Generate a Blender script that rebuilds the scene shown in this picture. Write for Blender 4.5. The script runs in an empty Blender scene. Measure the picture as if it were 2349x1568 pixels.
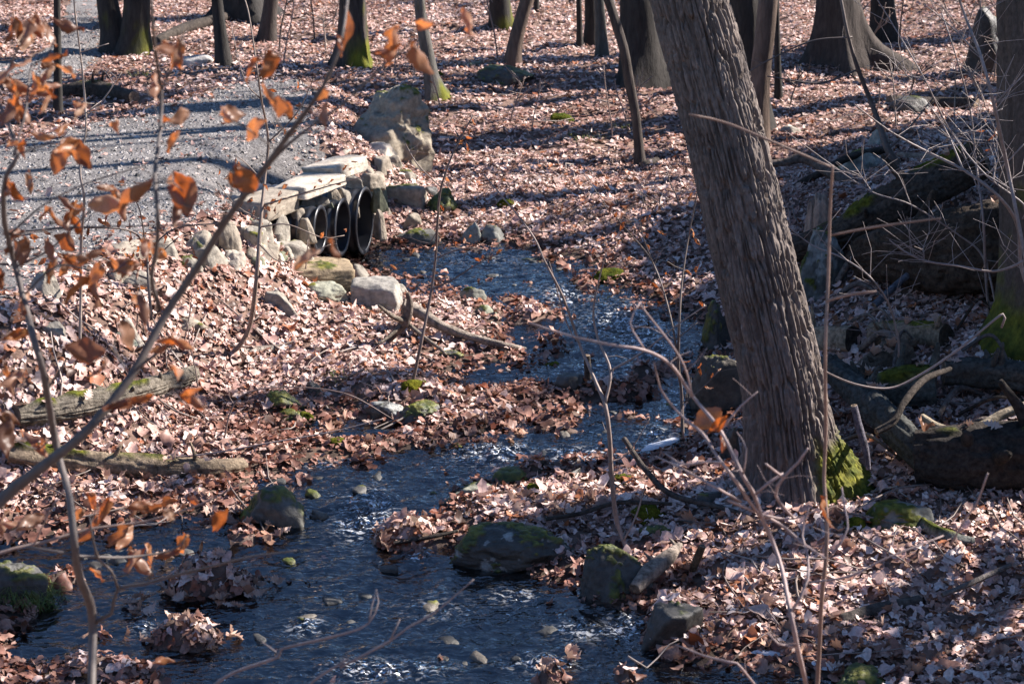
import bpy, bmesh, math, random
import numpy as np
from mathutils import Vector, Matrix

R = math.radians
rng = np.random.default_rng(7)
random.seed(7)
scene = bpy.context.scene
COL = scene.collection

# ------------------------------------------------------------------ camera
CAMZ, PITCH, FPX = 4.2, R(17.5), 4322.0          # FPX: focal length on a frame 2349 px wide
UW, UH = 2349.0, 1568.0
cam_d = bpy.data.cameras.new('camera')
cam_d.sensor_width = 36.0
cam_d.lens = FPX / UW * 36.0
cam_d.clip_start = 0.1
cam_d.clip_end = 500
cam_d.dof.use_dof = True
cam_d.dof.focus_distance = 11.5
cam_d.dof.aperture_fstop = 5.6
cam = bpy.data.objects.new('camera', cam_d)
COL.objects.link(cam)
cam.location = (0, 0, CAMZ)
cam.rotation_euler = (R(90) - PITCH, 0, 0)
scene.camera = cam

# ------------------------------------------------------------------ light
SUN_AZ, SUN_EL = R(70), R(36)
world = bpy.data.worlds.new('World')
scene.world = world
world.use_nodes = True
wn = world.node_tree
bg = wn.nodes['Background']
sky = wn.nodes.new('ShaderNodeTexSky')
sky.sky_type = 'NISHITA'
sky.sun_disc = False
sky.sun_elevation = SUN_EL
sky.sun_rotation = SUN_AZ
sky.air_density = 1.0
sky.dust_density = 0.3
sky.ozone_density = 7.0
wn.links.new(sky.outputs[0], bg.inputs[0])
bg.inputs[1].default_value = 0.066
sun_d = bpy.data.lights.new('sun', 'SUN')
sun_d.energy = 5.0
sun_d.angle = R(0.5)
sun_d.color = (1.0, 0.915, 0.85)
sun = bpy.data.objects.new('sun', sun_d)
COL.objects.link(sun)
SV = Vector((math.sin(SUN_AZ)*math.cos(SUN_EL), math.cos(SUN_AZ)*math.cos(SUN_EL), math.sin(SUN_EL)))
sun.rotation_euler = SV.to_track_quat('Z', 'Y').to_euler()
sun.location = SV * 60
scene.view_settings.view_transform = 'Standard'
scene.view_settings.look = 'None'
scene.view_settings.gamma = 1.0
scene.view_settings.exposure = 1.55
scene.view_settings.use_curve_mapping = False
cy = scene.cycles
cy.max_bounces = 6
cy.diffuse_bounces = 3
cy.glossy_bounces = 2
cy.transparent_max_bounces = 8
cy.transmission_bounces = 2
cy.caustics_reflective = False
cy.caustics_refractive = False
cy.use_denoising = True

# ------------------------------------------------------------------ numpy helpers
def _hash(ix, iy, iz, seed):
    h = (ix*374761393 + iy*668265263 + iz*1440662683 + seed*974634653) & 0xffffffff
    h = ((h ^ (h >> 13)) * 1274126177) & 0xffffffff
    h = ((h ^ (h >> 15)) * 2246822519) & 0xffffffff
    h = h ^ (h >> 16)
    return (h & 0xffff) / 32767.5 - 1.0

def vnoise(p, seed=0):
    p = np.asarray(p, float)
    i = np.floor(p).astype(np.int64)
    f = p - i
    u = f*f*f*(f*(f*6-15)+10)
    x, y, z = i[..., 0], i[..., 1], i[..., 2]
    ux, uy, uz = u[..., 0], u[..., 1], u[..., 2]
    def L(a, b, t): return a + (b-a)*t
    c00 = L(_hash(x, y, z, seed), _hash(x+1, y, z, seed), ux)
    c10 = L(_hash(x, y+1, z, seed), _hash(x+1, y+1, z, seed), ux)
    c01 = L(_hash(x, y, z+1, seed), _hash(x+1, y, z+1, seed), ux)
    c11 = L(_hash(x, y+1, z+1, seed), _hash(x+1, y+1, z+1, seed), ux)
    return L(L(c00, c10, uy), L(c01, c11, uy), uz)

def fbm(p, oct=4, seed=0, gain=0.5):
    p = np.asarray(p, float)
    s, a, t = 0.0, 1.0, 0.0
    for k in range(oct):
        s = s + a*vnoise(p*(2.03**k) + 17.3*k, seed+k)
        t += a
        a *= gain
    return s/t

def sstep(a, b, x):
    t = np.clip((x-a)/(b-a), 0, 1)
    return t*t*(3-2*t)

def seg_dist(px, py, poly, closed=True):
    """unsigned distance to a polyline and inside mask"""
    d = np.full(px.shape, 1e9)
    ins = np.zeros(px.shape, bool)
    n = len(poly)
    for i in range(n if closed else n-1):
        x0, y0 = poly[i]
        x1, y1 = poly[(i+1) % n]
        dx, dy = x1-x0, y1-y0
        t = np.clip(((px-x0)*dx+(py-y0)*dy)/(dx*dx+dy*dy+1e-12), 0, 1)
        d = np.minimum(d, (px-x0-t*dx)**2+(py-y0-t*dy)**2)
        if closed:
            c = ((y0 > py) != (y1 > py))
            with np.errstate(divide='ignore', invalid='ignore'):
                xi = (x1-x0)*(py-y0)/(y1-y0+1e-12)+x0
            ins ^= (c & (px < xi))
    return np.sqrt(d), ins

def sdist(px, py, poly):
    d, ins = seg_dist(px, py, poly)
    return np.where(ins, -d, d)

SP, CP = math.sin(PITCH), math.cos(PITCH)
def ray(u, v):
    xc, yc = (u-UW/2)/FPX, (UH/2-v)/FPX
    return np.array([xc, CP+yc*SP, -SP+yc*CP])

def atY(u, v, Y):
    d = ray(u, v)
    t = Y/d[1]
    return Vector((d[0]*t, Y, CAMZ+d[2]*t))

def atZ(u, v, z):
    d = ray(u, v)
    t = (z-CAMZ)/d[2]
    return Vector((d[0]*t, d[1]*t, z))

def project(P):
    x, y, z = P[0], P[1], P[2]-CAMZ
    dep = y*CP - z*SP
    up = y*SP + z*CP
    return UW/2+FPX*x/dep, UH/2-FPX*up/dep

def ppm(Y):            # frame pixels per metre at a distance
    return FPX/(Y*1.02)

# ------------------------------------------------------------------ mesh building
def mesh_np(name, V, quads=None, tris=None, col=None, attrs=None, smooth=True):
    V = np.asarray(V, np.float32)
    me = bpy.data.meshes.new(name)
    nq = 0 if quads is None else len(quads)
    nt = 0 if tris is None else len(tris)
    me.vertices.add(len(V))
    me.vertices.foreach_set('co', V.ravel())
    loops = []
    if nq: loops.append(np.asarray(quads, np.int32).ravel())
    if nt: loops.append(np.asarray(tris, np.int32).ravel())
    loops = np.concatenate(loops)
    me.loops.add(len(loops))
    me.loops.foreach_set('vertex_index', loops)
    me.polygons.add(nq+nt)
    ls = np.concatenate([np.arange(nq)*4, nq*4+np.arange(nt)*3]).astype(np.int32)
    me.polygons.foreach_set('loop_start', ls)
    me.polygons.foreach_set('use_smooth', np.full(nq+nt, smooth))
    me.update(calc_edges=True)
    if col is not None:
        c = np.ones((len(V), 4), np.float32)
        c[:, :3] = col
        a = me.color_attributes.new('Col', 'FLOAT_COLOR', 'POINT')
        a.data.foreach_set('color', c.ravel())
    if attrs:
        for k, val in attrs.items():
            a = me.attributes.new(k, 'FLOAT', 'POINT')
            a.data.foreach_set('value', np.asarray(val, np.float32))
    return me

def obj(name, me, mat=None, parent=None, loc=None):
    o = bpy.data.objects.new(name, me)
    COL.objects.link(o)
    if mat is not None and me is not None and not me.materials:
        me.materials.append(mat)
    if parent is not None:
        o.parent = parent
    if loc is not None:
        o.location = loc
    return o

def tag(o, label=None, cat=None, group=None, kind=None):
    if label: o['label'] = label
    if cat: o['category'] = cat
    if group: o['group'] = group
    if kind: o['kind'] = kind
    return o

def empty(name, loc, label=None, cat=None, group=None):
    o = bpy.data.objects.new(name, None)
    COL.objects.link(o)
    o.location = loc
    o.empty_display_size = 0.2
    return tag(o, label, cat, group)

class Acc:
    def __init__(self):
        self.V, self.Q, self.T, self.C, self.n = [], [], [], [], 0
    def add(self, V, Q=None, T=None, C=None):
        V = np.asarray(V, float)
        self.V.append(V)
        if Q is not None and len(Q): self.Q.append(np.asarray(Q)+self.n)
        if T is not None and len(T): self.T.append(np.asarray(T)+self.n)
        if C is not None: self.C.append(np.broadcast_to(np.asarray(C, float), (len(V), 3)))
        self.n += len(V)
    def mesh(self, name, origin=(0, 0, 0), smooth=True):
        V = np.concatenate(self.V)-np.array(origin)
        Q = np.concatenate(self.Q) if self.Q else None
        T = np.concatenate(self.T) if self.T else None
        C = np.concatenate(self.C) if self.C else None
        return mesh_np(name, V, Q, T, C, smooth=smooth)

def spline(pts, rads, step):
    P = np.array([list(p) for p in pts], float)
    r = np.array(rads, float)
    n = len(P)
    if n == 2:
        L = np.linalg.norm(P[1]-P[0])
        m = max(2, int(L/step)+1)
        t = np.linspace(0, 1, m)[:, None]
        return P[0]*(1-t)+P[1]*t, r[0]*(1-t[:, 0])+r[1]*t[:, 0]
    E = np.vstack([2*P[0]-P[1], P, 2*P[-1]-P[-2]])
    outP, outr = [], []
    for i in range(n-1):
        p0, p1, p2, p3 = E[i:i+4]
        m = max(1, int(np.linalg.norm(p2-p1)/step))
        for k in range(m):
            t = k/m
            outP.append(.5*((2*p1)+(-p0+p2)*t+(2*p0-5*p1+4*p2-p3)*t*t+(-p0+3*p1-3*p2+p3)*t**3))
            outr.append(r[i]*(1-t)+r[i+1]*t)
    outP.append(P[-1]); outr.append(r[-1])
    return np.array(outP), np.array(outr)

def tube(pts, rads, n=8, step=0.1, disp=None, cap=True, ref=None):
    """swept tube; disp(theta, s, P, r) -> radius in metres"""
    C, r = spline(pts, rads, step)
    m = len(C)
    T = np.gradient(C, axis=0)
    T /= np.linalg.norm(T, axis=1)[:, None]+1e-12
    a = np.array(ref if ref is not None else ((1, 0, 0) if abs(T[0][0]) < .85 else (0, 1, 0)), float)
    N = np.zeros_like(C)
    for i in range(m):
        a = a-T[i]*a.dot(T[i])
        a /= np.linalg.norm(a)+1e-12
        N[i] = a
    B = np.cross(T, N)
    th = np.linspace(0, 2*np.pi, n, endpoint=False)
    s = np.concatenate([[0], np.cumsum(np.linalg.norm(np.diff(C, axis=0), axis=1))])
    dirs = N[:, None, :]*np.cos(th)[None, :, None]+B[:, None, :]*np.sin(th)[None, :, None]
    rr = np.repeat(r[:, None], n, 1)
    if disp is not None:
        P0 = C[:, None, :]+dirs*rr[..., None]
        dl = np.broadcast_to(np.stack([np.cos(th), np.sin(th), 0*th], -1)[None], dirs.shape)
        rr = disp(dl, s[:, None]+0*rr, P0, rr)
    V = (C[:, None, :]+dirs*rr[..., None]).reshape(-1, 3)
    i = np.arange(m-1)[:, None]*n
    j = np.arange(n)[None, :]
    j2 = (j+1) % n
    Q = np.stack([i+j, i+j2, i+n+j2, i+n+j], -1).reshape(-1, 4)
    Tt = None
    if cap:
        V = np.vstack([V, C[0], C[-1]])
        k = np.arange(n); k2 = (k+1) % n
        Tt = np.vstack([np.stack([np.full(n, m*n), k2, k], -1), np.stack([np.full(n, m*n+1), (m-1)*n+k, (m-1)*n+k2], -1)])
    return V, Q, Tt

# ------------------------------------------------------------------ materials
def new_mat(name):
    m = bpy.data.materials.new(name)
    m.use_nodes = True
    nt = m.node_tree
    for nd in list(nt.nodes): nt.nodes.remove(nd)
    out = nt.nodes.new('ShaderNodeOutputMaterial')
    return m, nt, out

def N(nt, t, **kw):
    n = nt.nodes.new(t)
    for k, v in kw.items():
        if k.startswith('i_'):
            key = k[2:]
            key = int(key) if key.isdigit() else key.replace('_', ' ')
            n.inputs[key].default_value = v
        else: setattr(n, k, v)
    return n

def vcol_mat(name, rough=.85, nscale=40, var=.35, bump=.5, bdist=.004, spec=.25, detail=5, stretch=None, bscale=None):
    """reads the piece's own colour (attribute Col), breaks it up with noise and gives fine relief"""
    m, nt, out = new_mat(name)
    L = nt.links.new
    b = N(nt, 'ShaderNodeBsdfPrincipled', i_Roughness=rough)
    b.inputs['Specular IOR Level'].default_value = spec
    at = N(nt, 'ShaderNodeAttribute', attribute_name='Col')
    tc = N(nt, 'ShaderNodeTexCoord')
    co = tc.outputs['Object']
    if stretch:
        mp = N(nt, 'ShaderNodeMapping')
        mp.inputs['Scale'].default_value = stretch
        L(co, mp.inputs[0]); co = mp.outputs[0]
    nz = N(nt, 'ShaderNodeTexNoise', i_Scale=nscale, i_Detail=detail, i_Roughness=.65)
    L(co, nz.inputs['Vector'])
    mr = N(nt, 'ShaderNodeMapRange')
    mr.inputs['From Min'].default_value = .3; mr.inputs['From Max'].default_value = .7
    mr.inputs['To Min'].default_value = 1-var; mr.inputs['To Max'].default_value = 1+var
    L(nz.outputs[0], mr.inputs[0])
    mx = N(nt, 'ShaderNodeVectorMath', operation='SCALE')
    L(at.outputs['Color'], mx.inputs[0]); L(mr.outputs[0], mx.inputs['Scale'])
    L(mx.outputs[0], b.inputs['Base Color'])
    if bump:
        n2 = N(nt, 'ShaderNodeTexNoise', i_Scale=(bscale or nscale*2.2), i_Detail=6, i_Roughness=.7)
        L(co, n2.inputs['Vector'])
        bp = N(nt, 'ShaderNodeBump', i_Strength=bump, i_Distance=bdist)
        L(n2.outputs[0], bp.inputs['Height']); L(bp.outputs[0], b.inputs['Normal'])
    L(b.outputs[0], out.inputs[0])
    return m

def leaf_mat(name, base=None, trans=.35, rough=.55, jitter=True, tcol=None):
    m, nt, out = new_mat(name)
    L = nt.links.new
    if base is None:
        at = N(nt, 'ShaderNodeAttribute', attribute_name='Col')
        c = at.outputs['Color']
    else:
        oi = N(nt, 'ShaderNodeObjectInfo')
        rp = N(nt, 'ShaderNodeValToRGB')
        el = rp.color_ramp.elements
        el[0].color = (*base[0], 1); el[0].position = 0
        el[1].color = (*base[-1], 1); el[1].position = 1
        for i, k in enumerate(base[1:-1]):
            e = el.new((i+1)/(len(base)-1)); e.color = (*k, 1)
        L(oi.outputs['Random'], rp.inputs[0]); c = rp.outputs[0]
    tc = N(nt, 'ShaderNodeTexCoord')
    nz = N(nt, 'ShaderNodeTexNoise', i_Scale=(60 if base is None else 35), i_Detail=4)
    L(tc.outputs['Object'], nz.inputs['Vector'])
    mr = N(nt, 'ShaderNodeMapRange')
    mr.inputs['From Min'].default_value = .3; mr.inputs['From Max'].default_value = .7
    mr.inputs['To Min'].default_value = .7; mr.inputs['To Max'].default_value = 1.25
    L(nz.outputs[0], mr.inputs[0])
    mx = N(nt, 'ShaderNodeVectorMath', operation='SCALE')
    L(c, mx.inputs[0]); L(mr.outputs[0], mx.inputs['Scale'])
    b = N(nt, 'ShaderNodeBsdfPrincipled', i_Roughness=rough)
    b.inputs['Specular IOR Level'].default_value = .4
    L(mx.outputs[0], b.inputs['Base Color'])
    tr = N(nt, 'ShaderNodeBsdfTranslucent')
    if tcol:
        mm = N(nt, 'ShaderNodeVectorMath', operation='MULTIPLY')
        mm.inputs[1].default_value = tcol
        L(mx.outputs[0], mm.inputs[0]); L(mm.outputs[0], tr.inputs[0])
    else:
        L(mx.outputs[0], tr.inputs[0])
    ms = N(nt, 'ShaderNodeMixShader', i_0=trans)
    L(b.outputs[0], ms.inputs[1]); L(tr.outputs[0], ms.inputs[2])
    L(ms.outputs[0], out.inputs[0])
    return m

M = {}
M['soil'] = vcol_mat('soil', rough=.95, nscale=9, var=.5, bump=.6, bdist=.02, bscale=30)
M['gravel'] = vcol_mat('gravel', rough=.92, nscale=48, var=.7, bump=1.0, bdist=.02, bscale=40)
M['pebble'] = vcol_mat('pebble', rough=.9, nscale=60, var=.2, bump=0)
M['bark'] = vcol_mat('bark', rough=.9, nscale=26, var=.42, bump=.9, bdist=.012, spec=.2, stretch=(1, 1, .22), bscale=34)
M['bark_near'] = vcol_mat('bark_near', rough=.88, nscale=60, var=.4, bump=.7, bdist=.005, spec=.25, stretch=(1, 1, .45), bscale=90)
M['log'] = vcol_mat('log', rough=.92, nscale=30, var=.65, bump=1.0, bdist=.02, spec=.15, bscale=45)
M['twig'] = vcol_mat('twig', rough=.6, nscale=50, var=.25, bump=.3, bdist=.002, spec=.4)
M['rock'] = vcol_mat('rock', rough=.82, nscale=22, var=.38, bump=.8, bdist=.008, spec=.3, bscale=48)
M['wetrock'] = vcol_mat('wetrock', rough=.55, nscale=26, var=.45, bump=.8, bdist=.008, spec=.45, bscale=50)
M['moss'] = vcol_mat('moss', rough=1, nscale=70, var=.6, bump=1, bdist=.012, spec=.05, bscale=140)
M['litter'] = leaf_mat('litter', None, trans=.18, rough=.5)
M['fallen'] = leaf_mat('fallen_leaf', [(.50, .34, .26), (.36, .21, .14), (.58, .44, .37), (.44, .28, .21), (.28, .14, .08)], trans=.2, rough=.5)
M['hanging'] = leaf_mat('hanging_leaf', [(.21, .105, .058), (.31, .19, .13), (.13, .065, .04), (.36, .25, .18), (.30, .13, .05), (.17, .08, .048)], trans=.4, rough=.4, tcol=(1.9, 1.0, .4))
M['grass'] = leaf_mat('grass_blade', [(.16, .2, .05), (.26, .24, .09), (.2, .22, .06)], trans=.3)
M['needles'] = leaf_mat('needles', [(.03, .06, .02), (.045, .08, .03)], trans=.15)
m, nt, out = new_mat('black_plastic')
b = N(nt, 'ShaderNodeBsdfPrincipled', i_Roughness=.28); b.inputs['Base Color'].default_value = (.022, .024, .03, 1)
b.inputs['Specular IOR Level'].default_value = .7
tc = N(nt, 'ShaderNodeTexCoord'); nz = N(nt, 'ShaderNodeTexNoise', i_Scale=14.0, i_Detail=4)
mr = N(nt, 'ShaderNodeMapRange'); mr.inputs['To Min'].default_value = .2; mr.inputs['To Max'].default_value = .5
nt.links.new(tc.outputs['Object'], nz.inputs['Vector']); nt.links.new(nz.outputs[0], mr.inputs[0]); nt.links.new(mr.outputs[0], b.inputs['Roughness'])
nt.links.new(b.outputs[0], out.inputs[0]); M['plastic'] = m

# water: clear shallow water over a dark bed, fine ripples as relief, white specks for foam and painted sun glints in the riffles
m, nt, out = new_mat('stream_water')
Lk = nt.links.new
tc = N(nt, 'ShaderNodeTexCoord')
mp = N(nt, 'ShaderNodeMapping'); mp.inputs['Scale'].default_value = (.75, 1.9, 1.0); mp.inputs['Rotation'].default_value = (0, 0, R(-18))
Lk(tc.outputs['Object'], mp.inputs[0])
n1 = N(nt, 'ShaderNodeTexNoise', i_Scale=13.0, i_Detail=2, i_Roughness=.45, i_Distortion=.9)
Lk(mp.outputs[0], n1.inputs['Vector'])
rf = N(nt, 'ShaderNodeAttribute', attribute_name='riffle')
ma = N(nt, 'ShaderNodeMath', operation='MULTIPLY_ADD'); ma.inputs[1].default_value = .08; ma.inputs[2].default_value = .013
Lk(rf.outputs['Fac'], ma.inputs[0])
bp = N(nt, 'ShaderNodeBump', i_Strength=1.0)
Lk(n1.outputs[0], bp.inputs['Height']); Lk(ma.outputs[0], bp.inputs['Distance'])
fr = N(nt, 'ShaderNodeFresnel', i_IOR=1.95); Lk(bp.outputs[0], fr.inputs['Normal'])
gl = N(nt, 'ShaderNodeBsdfGlossy', i_Roughness=.05); Lk(bp.outputs[0], gl.inputs['Normal'])
gl.inputs['Color'].default_value = (1, 1, 1, 1)
tp = N(nt, 'ShaderNodeBsdfTransparent')
dpt = N(nt, 'ShaderNodeAttribute', attribute_name='depth')
tint = N(nt, 'ShaderNodeValToRGB'); tint.color_ramp.elements[0].color = (.88, .84, .82, 1); tint.color_ramp.elements[1].color = (.30, .29, .40, 1)
Lk(dpt.outputs['Fac'], tint.inputs[0]); Lk(tint.outputs[0], tp.inputs[0])
mxw = N(nt, 'ShaderNodeMixShader'); Lk(fr.outputs[0], mxw.inputs[0]); Lk(tp.outputs[0], mxw.inputs[1]); Lk(gl.outputs[0], mxw.inputs[2])
df = N(nt, 'ShaderNodeBsdfDiffuse'); df.inputs[0].default_value = (.75, .78, .82, 1)  # diffuse white for riffle foam, also painted in as sun sparkle
n3 = N(nt, 'ShaderNodeTexNoise', i_Scale=30.0, i_Detail=4, i_Roughness=.6, i_Distortion=.5); Lk(mp.outputs[0], n3.inputs['Vector'])
mr = N(nt, 'ShaderNodeMapRange'); mr.inputs['From Min'].default_value = .55; mr.inputs['From Max'].default_value = .62
Lk(n3.outputs[0], mr.inputs[0])
mu = N(nt, 'ShaderNodeMath', operation='MULTIPLY'); Lk(mr.outputs[0], mu.inputs[0]); Lk(rf.outputs['Fac'], mu.inputs[1])
mx2 = N(nt, 'ShaderNodeMixShader'); Lk(mu.outputs[0], mx2.inputs[0]); Lk(mxw.outputs[0], mx2.inputs[1]); Lk(df.outputs[0], mx2.inputs[2])
Lk(mx2.outputs[0], out.inputs[0]); M['water'] = m
m, nt, out = new_mat('foam')
b = N(nt, 'ShaderNodeBsdfPrincipled', i_Roughness=.6); b.inputs['Base Color'].default_value = (.78, .79, .82, 1)
nz = N(nt, 'ShaderNodeTexNoise', i_Scale=90.0); bp = N(nt, 'ShaderNodeBump', i_Strength=.6, i_Distance=.006)
nt.links.new(nz.outputs[0], bp.inputs['Height']); nt.links.new(bp.outputs[0], b.inputs['Normal']); nt.links.new(b.outputs[0], out.inputs[0]); M['foam'] = m

# ------------------------------------------------------------------ terrain
def zw(y):
    """water surface height along the stream"""
    y = np.asarray(y, float)
    return np.interp(y, [7.0, 8.6, 9.4, 10.0, 10.6, 11.6, 12.3, 12.9, 13.6, 16.0], [-.04, 0.0, .02, .07, .10, .13, .17, .24, .28, .30])

def on_water(u, v):
    z = .1
    for _ in range(12):
        p = atZ(u, v, z); z = float(zw(p.y))
    return (p.x, p.y)

WATER_PX = [(798, 588), (840, 574), (900, 571), (985, 566), (1060, 560), (1150, 560), (1205, 578), (1290, 590), (1350, 612), (1385, 648), (1450, 672), (1500, 695),
            (1545, 722), (1600, 742), (1625, 765), (1612, 800), (1588, 825), (1592, 855), (1612, 885), (1650, 905), (1695, 935), (1690, 965), (1640, 975), (1580, 1000), (1545, 1022),
            (1470, 1048), (1400, 1062), (1300, 1068), (1215, 1085), (1130, 1095), (1075, 1115), (1015, 1150), (975, 1190), (935, 1205), (905, 1240), (960, 1262), (1035, 1250), (1050, 1285), (1120, 1300), (1200, 1308), (1270, 1330), (1330, 1340),
            (1340, 1392), (1420, 1402), (1500, 1405), (1500, 1440), (1470, 1480), (1560, 1525), (1700, 1535), (1830, 1548), (1920, 1575), (1960, 1640), (1700, 1720), (900, 1720), (420, 1640), (360, 1560),
            (200, 1550), (80, 1530), (20, 1500), (60, 1450), (105, 1400), (90, 1330), (40, 1300), (-120, 1330), (-120, 1270), (40, 1252), (120, 1232), (190, 1218), (300, 1205), (430, 1192), (500, 1190), (560, 1160), (580, 1120), (600, 1095), (660, 1085), (720, 1075),
            (760, 1058), (850, 1048), (920, 1032), (1010, 1025), (1085, 1005), (1190, 985), (1240, 955), (1285, 935), (1380, 925), (1470, 915), (1500, 895), (1460, 885), (1380, 895), (1330, 885),
            (1275, 890), (1240, 875), (1205, 855), (1225, 825), (1200, 800), (1165, 770), (1150, 735), (1160, 705), (1110, 680), (1050, 668), (990, 680), (935, 672), (885, 650), (860, 620), (820, 600)]
WPOLY = [on_water(u, v) for u, v in WATER_PX]
# shallow side pools seen between the leaves left of the main run
POOL1 = [on_water(u, v) for u, v in [(1030, 860), (1090, 838), (1180, 842), (1235, 860), (1210, 880), (1140, 888), (1070, 890)]]
POOL2 = [on_water(u, v) for u, v in [(690, 985), (760, 960), (850, 968), (930, 975), (900, 1000), (800, 1012), (720, 1010)]]
PATH_PX = [(-700, 560), (-200, 420), (0, 335), (120, 305), (230, 280), (330, 252), (440, 225), (520, 195), (600, 185), (690, 188), (735, 212), (722, 258), (742, 305), (735, 345), (690, 380), (655, 415), (600, 450), (520, 485), (440, 508), (340, 540), (230, 588), (120, 640), (0, 690), (-350, 830), (-900, 900)]
PPOLY = [tuple(atZ(u, v, 1.0)[:2]) for u, v in PATH_PX]
TRAIL_PX = [(165, -60), (228, -60), (228, 60), (224, 118), (170, 150), (60, 172), (-300, 200), (-300, 130), (0, 112), (110, 88), (155, 45)]
TPOLY = [tuple(atZ(u, v, .75)[:2]) for u, v in TRAIL_PX]

def height(x, y, want=False):
    p3 = np.stack([x, y, 0*x], -1)
    w = zw(y)
    g = w+.17+.021*np.maximum(0, y-16)+.09*np.maximum(0, y-33)
    g = g+.95*np.exp(-((x-4.5)/1.75)**2-((y-13.4)/2.6)**2)+.5*sstep(4.5, 10, x)+.25*sstep(5, 12, -x)
    near = np.interp(y, [-3, 0, 3, 5, 6.5, 7.3], [2.5, 2.45, 1.85, .95, .2, 0])
    g = g+near
    g = g+.10*fbm(p3*.45, 3, 3)+.075*fbm(p3*1.3, 3, 5)*sstep(6, 8, y)
    dp = sdist(x, y, PPOLY)
    g = g+(1.0-g)*(1-sstep(-.05, 1.15, dp))+np.where(dp < 0, .012*fbm(p3*2, 2, 8), 0)
    wob = .05*fbm(p3*3.1, 3, 11)
    ds = np.minimum(np.minimum(sdist(x, y, WPOLY), sdist(x, y, POOL1)), sdist(x, y, POOL2))+wob-.035
    bank = w+.012+.055*sstep(0, .35, ds)
    blend = sstep(.2, 1.3, ds)
    lump = .035*fbm(p3*4.5, 3, 21)*sstep(0, .2, ds)
    h = bank*(1-blend)+g*blend+lump*(dp > 0)
    bed = w-.015-np.interp(y, [9.6, 10.8], [.12, .045])*sstep(0, .4, -ds)+.11*fbm(p3*3.2, 3, 31)*sstep(.02, .2, -ds)
    h = np.where(ds < 0, np.minimum(bed, w+.012), h)
    for (cx, cyy, rx, ry, hh) in MOUNDS:
        q = ((x-cx)/rx)**2+((y-cyy)/ry)**2
        h = h+hh*np.exp(-q*1.4)*(1+.5*fbm(p3*6, 2, 41))
    if want: return h, ds, dp
    return h

MOUNDS = []
def mound(u, v, wpx, dep, hh):
    x, y = on_water(u, v)
    MOUNDS.append((x, y, wpx/ppm(y)/2, dep, hh))
mound(590, 1236, 230, .18, .19)      # leaves packed below the mossy block
mound(495, 1350, 360, .2, .32)      # leaf island in mid stream
mound(425, 1462, 300, .18, .25)      # lower leaf island
mound(250, 1545, 300, .12, .12)
mound(920, 1240, 180, .12, .18)
mound(1262, 726, 150, .14, .16)
mound(1400, 900, 200, .10, .06)
mound(1010, 1500, 90, .08, .12)
mound(1265, 1560, 120, .09, .17)
mound(1230, 1085, 120, .08, .10)
mound(1535, 1450, 120, .2, .2)
mound(900, 905, 330, .25, .06)
_r = random.Random(77)
for _u, _v, _w in [(760, 1110, 90), (880, 1130, 70), (1010, 1075, 80), (1180, 1050, 70), (1330, 985, 60), (1450, 960, 70), (1290, 770, 80), (1390, 720, 70), (1470, 760, 60), (1230, 640, 90), (1330, 655, 70), (1010, 630, 70), (1120, 650, 60), (700, 1330, 110), (840, 1400, 100), (620, 1480, 120), (760, 1520, 110), (960, 1350, 70), (300, 1270, 110), (170, 1340, 120), (220, 1450, 110), (1130, 1420, 60), (1380, 1480, 90), (1290, 1395, 70), (640, 1140, 60), (1530, 850, 60), (1360, 830, 90), (1460, 870, 80), (1420, 1540, 90)]:
    mound(_u+_r.uniform(-20, 20), _v+_r.uniform(-8, 8), _w*_r.uniform(.7, 1.2), _r.uniform(.05, .1), _r.uniform(.09, .16) if _v > 1000 else _r.uniform(.05, .09))
GX = np.concatenate([np.arange(-30, -7, .4), np.arange(-7, 7, .05), np.arange(7, 30.1, .4)])
GY = np.concatenate([np.arange(-3, 6.6, .2), np.arange(6.6, 19, .045), np.arange(19, 32, .09), np.arange(32, 75, .6)])
XX, YY = np.meshgrid(GX, GY, indexing='xy')
HH, DS, DP = height(XX, YY, True)
DT = sdist(XX, YY, TPOLY)

def lookup(A, x, y):
    x = np.clip(np.asarray(x, float), GX[0], GX[-1]-1e-6); y = np.clip(np.asarray(y, float), GY[0], GY[-1]-1e-6)
    i = np.searchsorted(GX, x, side='right')-1; j = np.searchsorted(GY, y, side='right')-1
    fx = (x-GX[i])/(GX[i+1]-GX[i]); fy = (y-GY[j])/(GY[j+1]-GY[j])
    return (A[j, i]*(1-fx)+A[j, i+1]*fx)*(1-fy)+(A[j+1, i]*(1-fx)+A[j+1, i+1]*fx)*fy

def hz(x, y): return lookup(HH, x, y)

TS = np.arange(5.5, 70, .02)
def gnd(u, v):
    d = ray(u, v)
    t = TS/d[1]
    x, y, z = d[0]*t, TS, CAMZ+d[2]*t
    k = np.argmax(z <= np.maximum(hz(x, y), zw(y)-5))
    if z[k] > hz(x[k], y[k]): k = len(TS)-1
    return Vector((x[k], y[k], float(hz(x[k], y[k]))))

def grid_mesh(name, mask, zoff, colr, attrs=None, Z=None, X=None, Y=None):
    X = XX if X is None else X; Y = YY if Y is None else Y; Z = HH if Z is None else Z
    ny, nx = X.shape
    idx = np.arange(nx*ny).reshape(ny, nx)
    Q = np.stack([idx[:-1, :-1], idx[:-1, 1:], idx[1:, 1:], idx[1:, :-1]], -1)
    cm = mask[:-1, :-1] & mask[:-1, 1:] & mask[1:, 1:] & mask[1:, :-1]
    Q = Q[cm]
    used = np.unique(Q)
    re = np.full(nx*ny, -1); re[used] = np.arange(len(used))
    V = np.stack([X, Y, Z+zoff], -1).reshape(-1, 3)[used]
    c = np.asarray(colr).reshape(-1, 3)[used] if np.ndim(colr) > 1 else np.broadcast_to(colr, (len(used), 3))
    at = {k: a.reshape(-1)[used] for k, a in (attrs or {}).items()}
    return mesh_np(name, V, re[Q], None, c, at)

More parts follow.
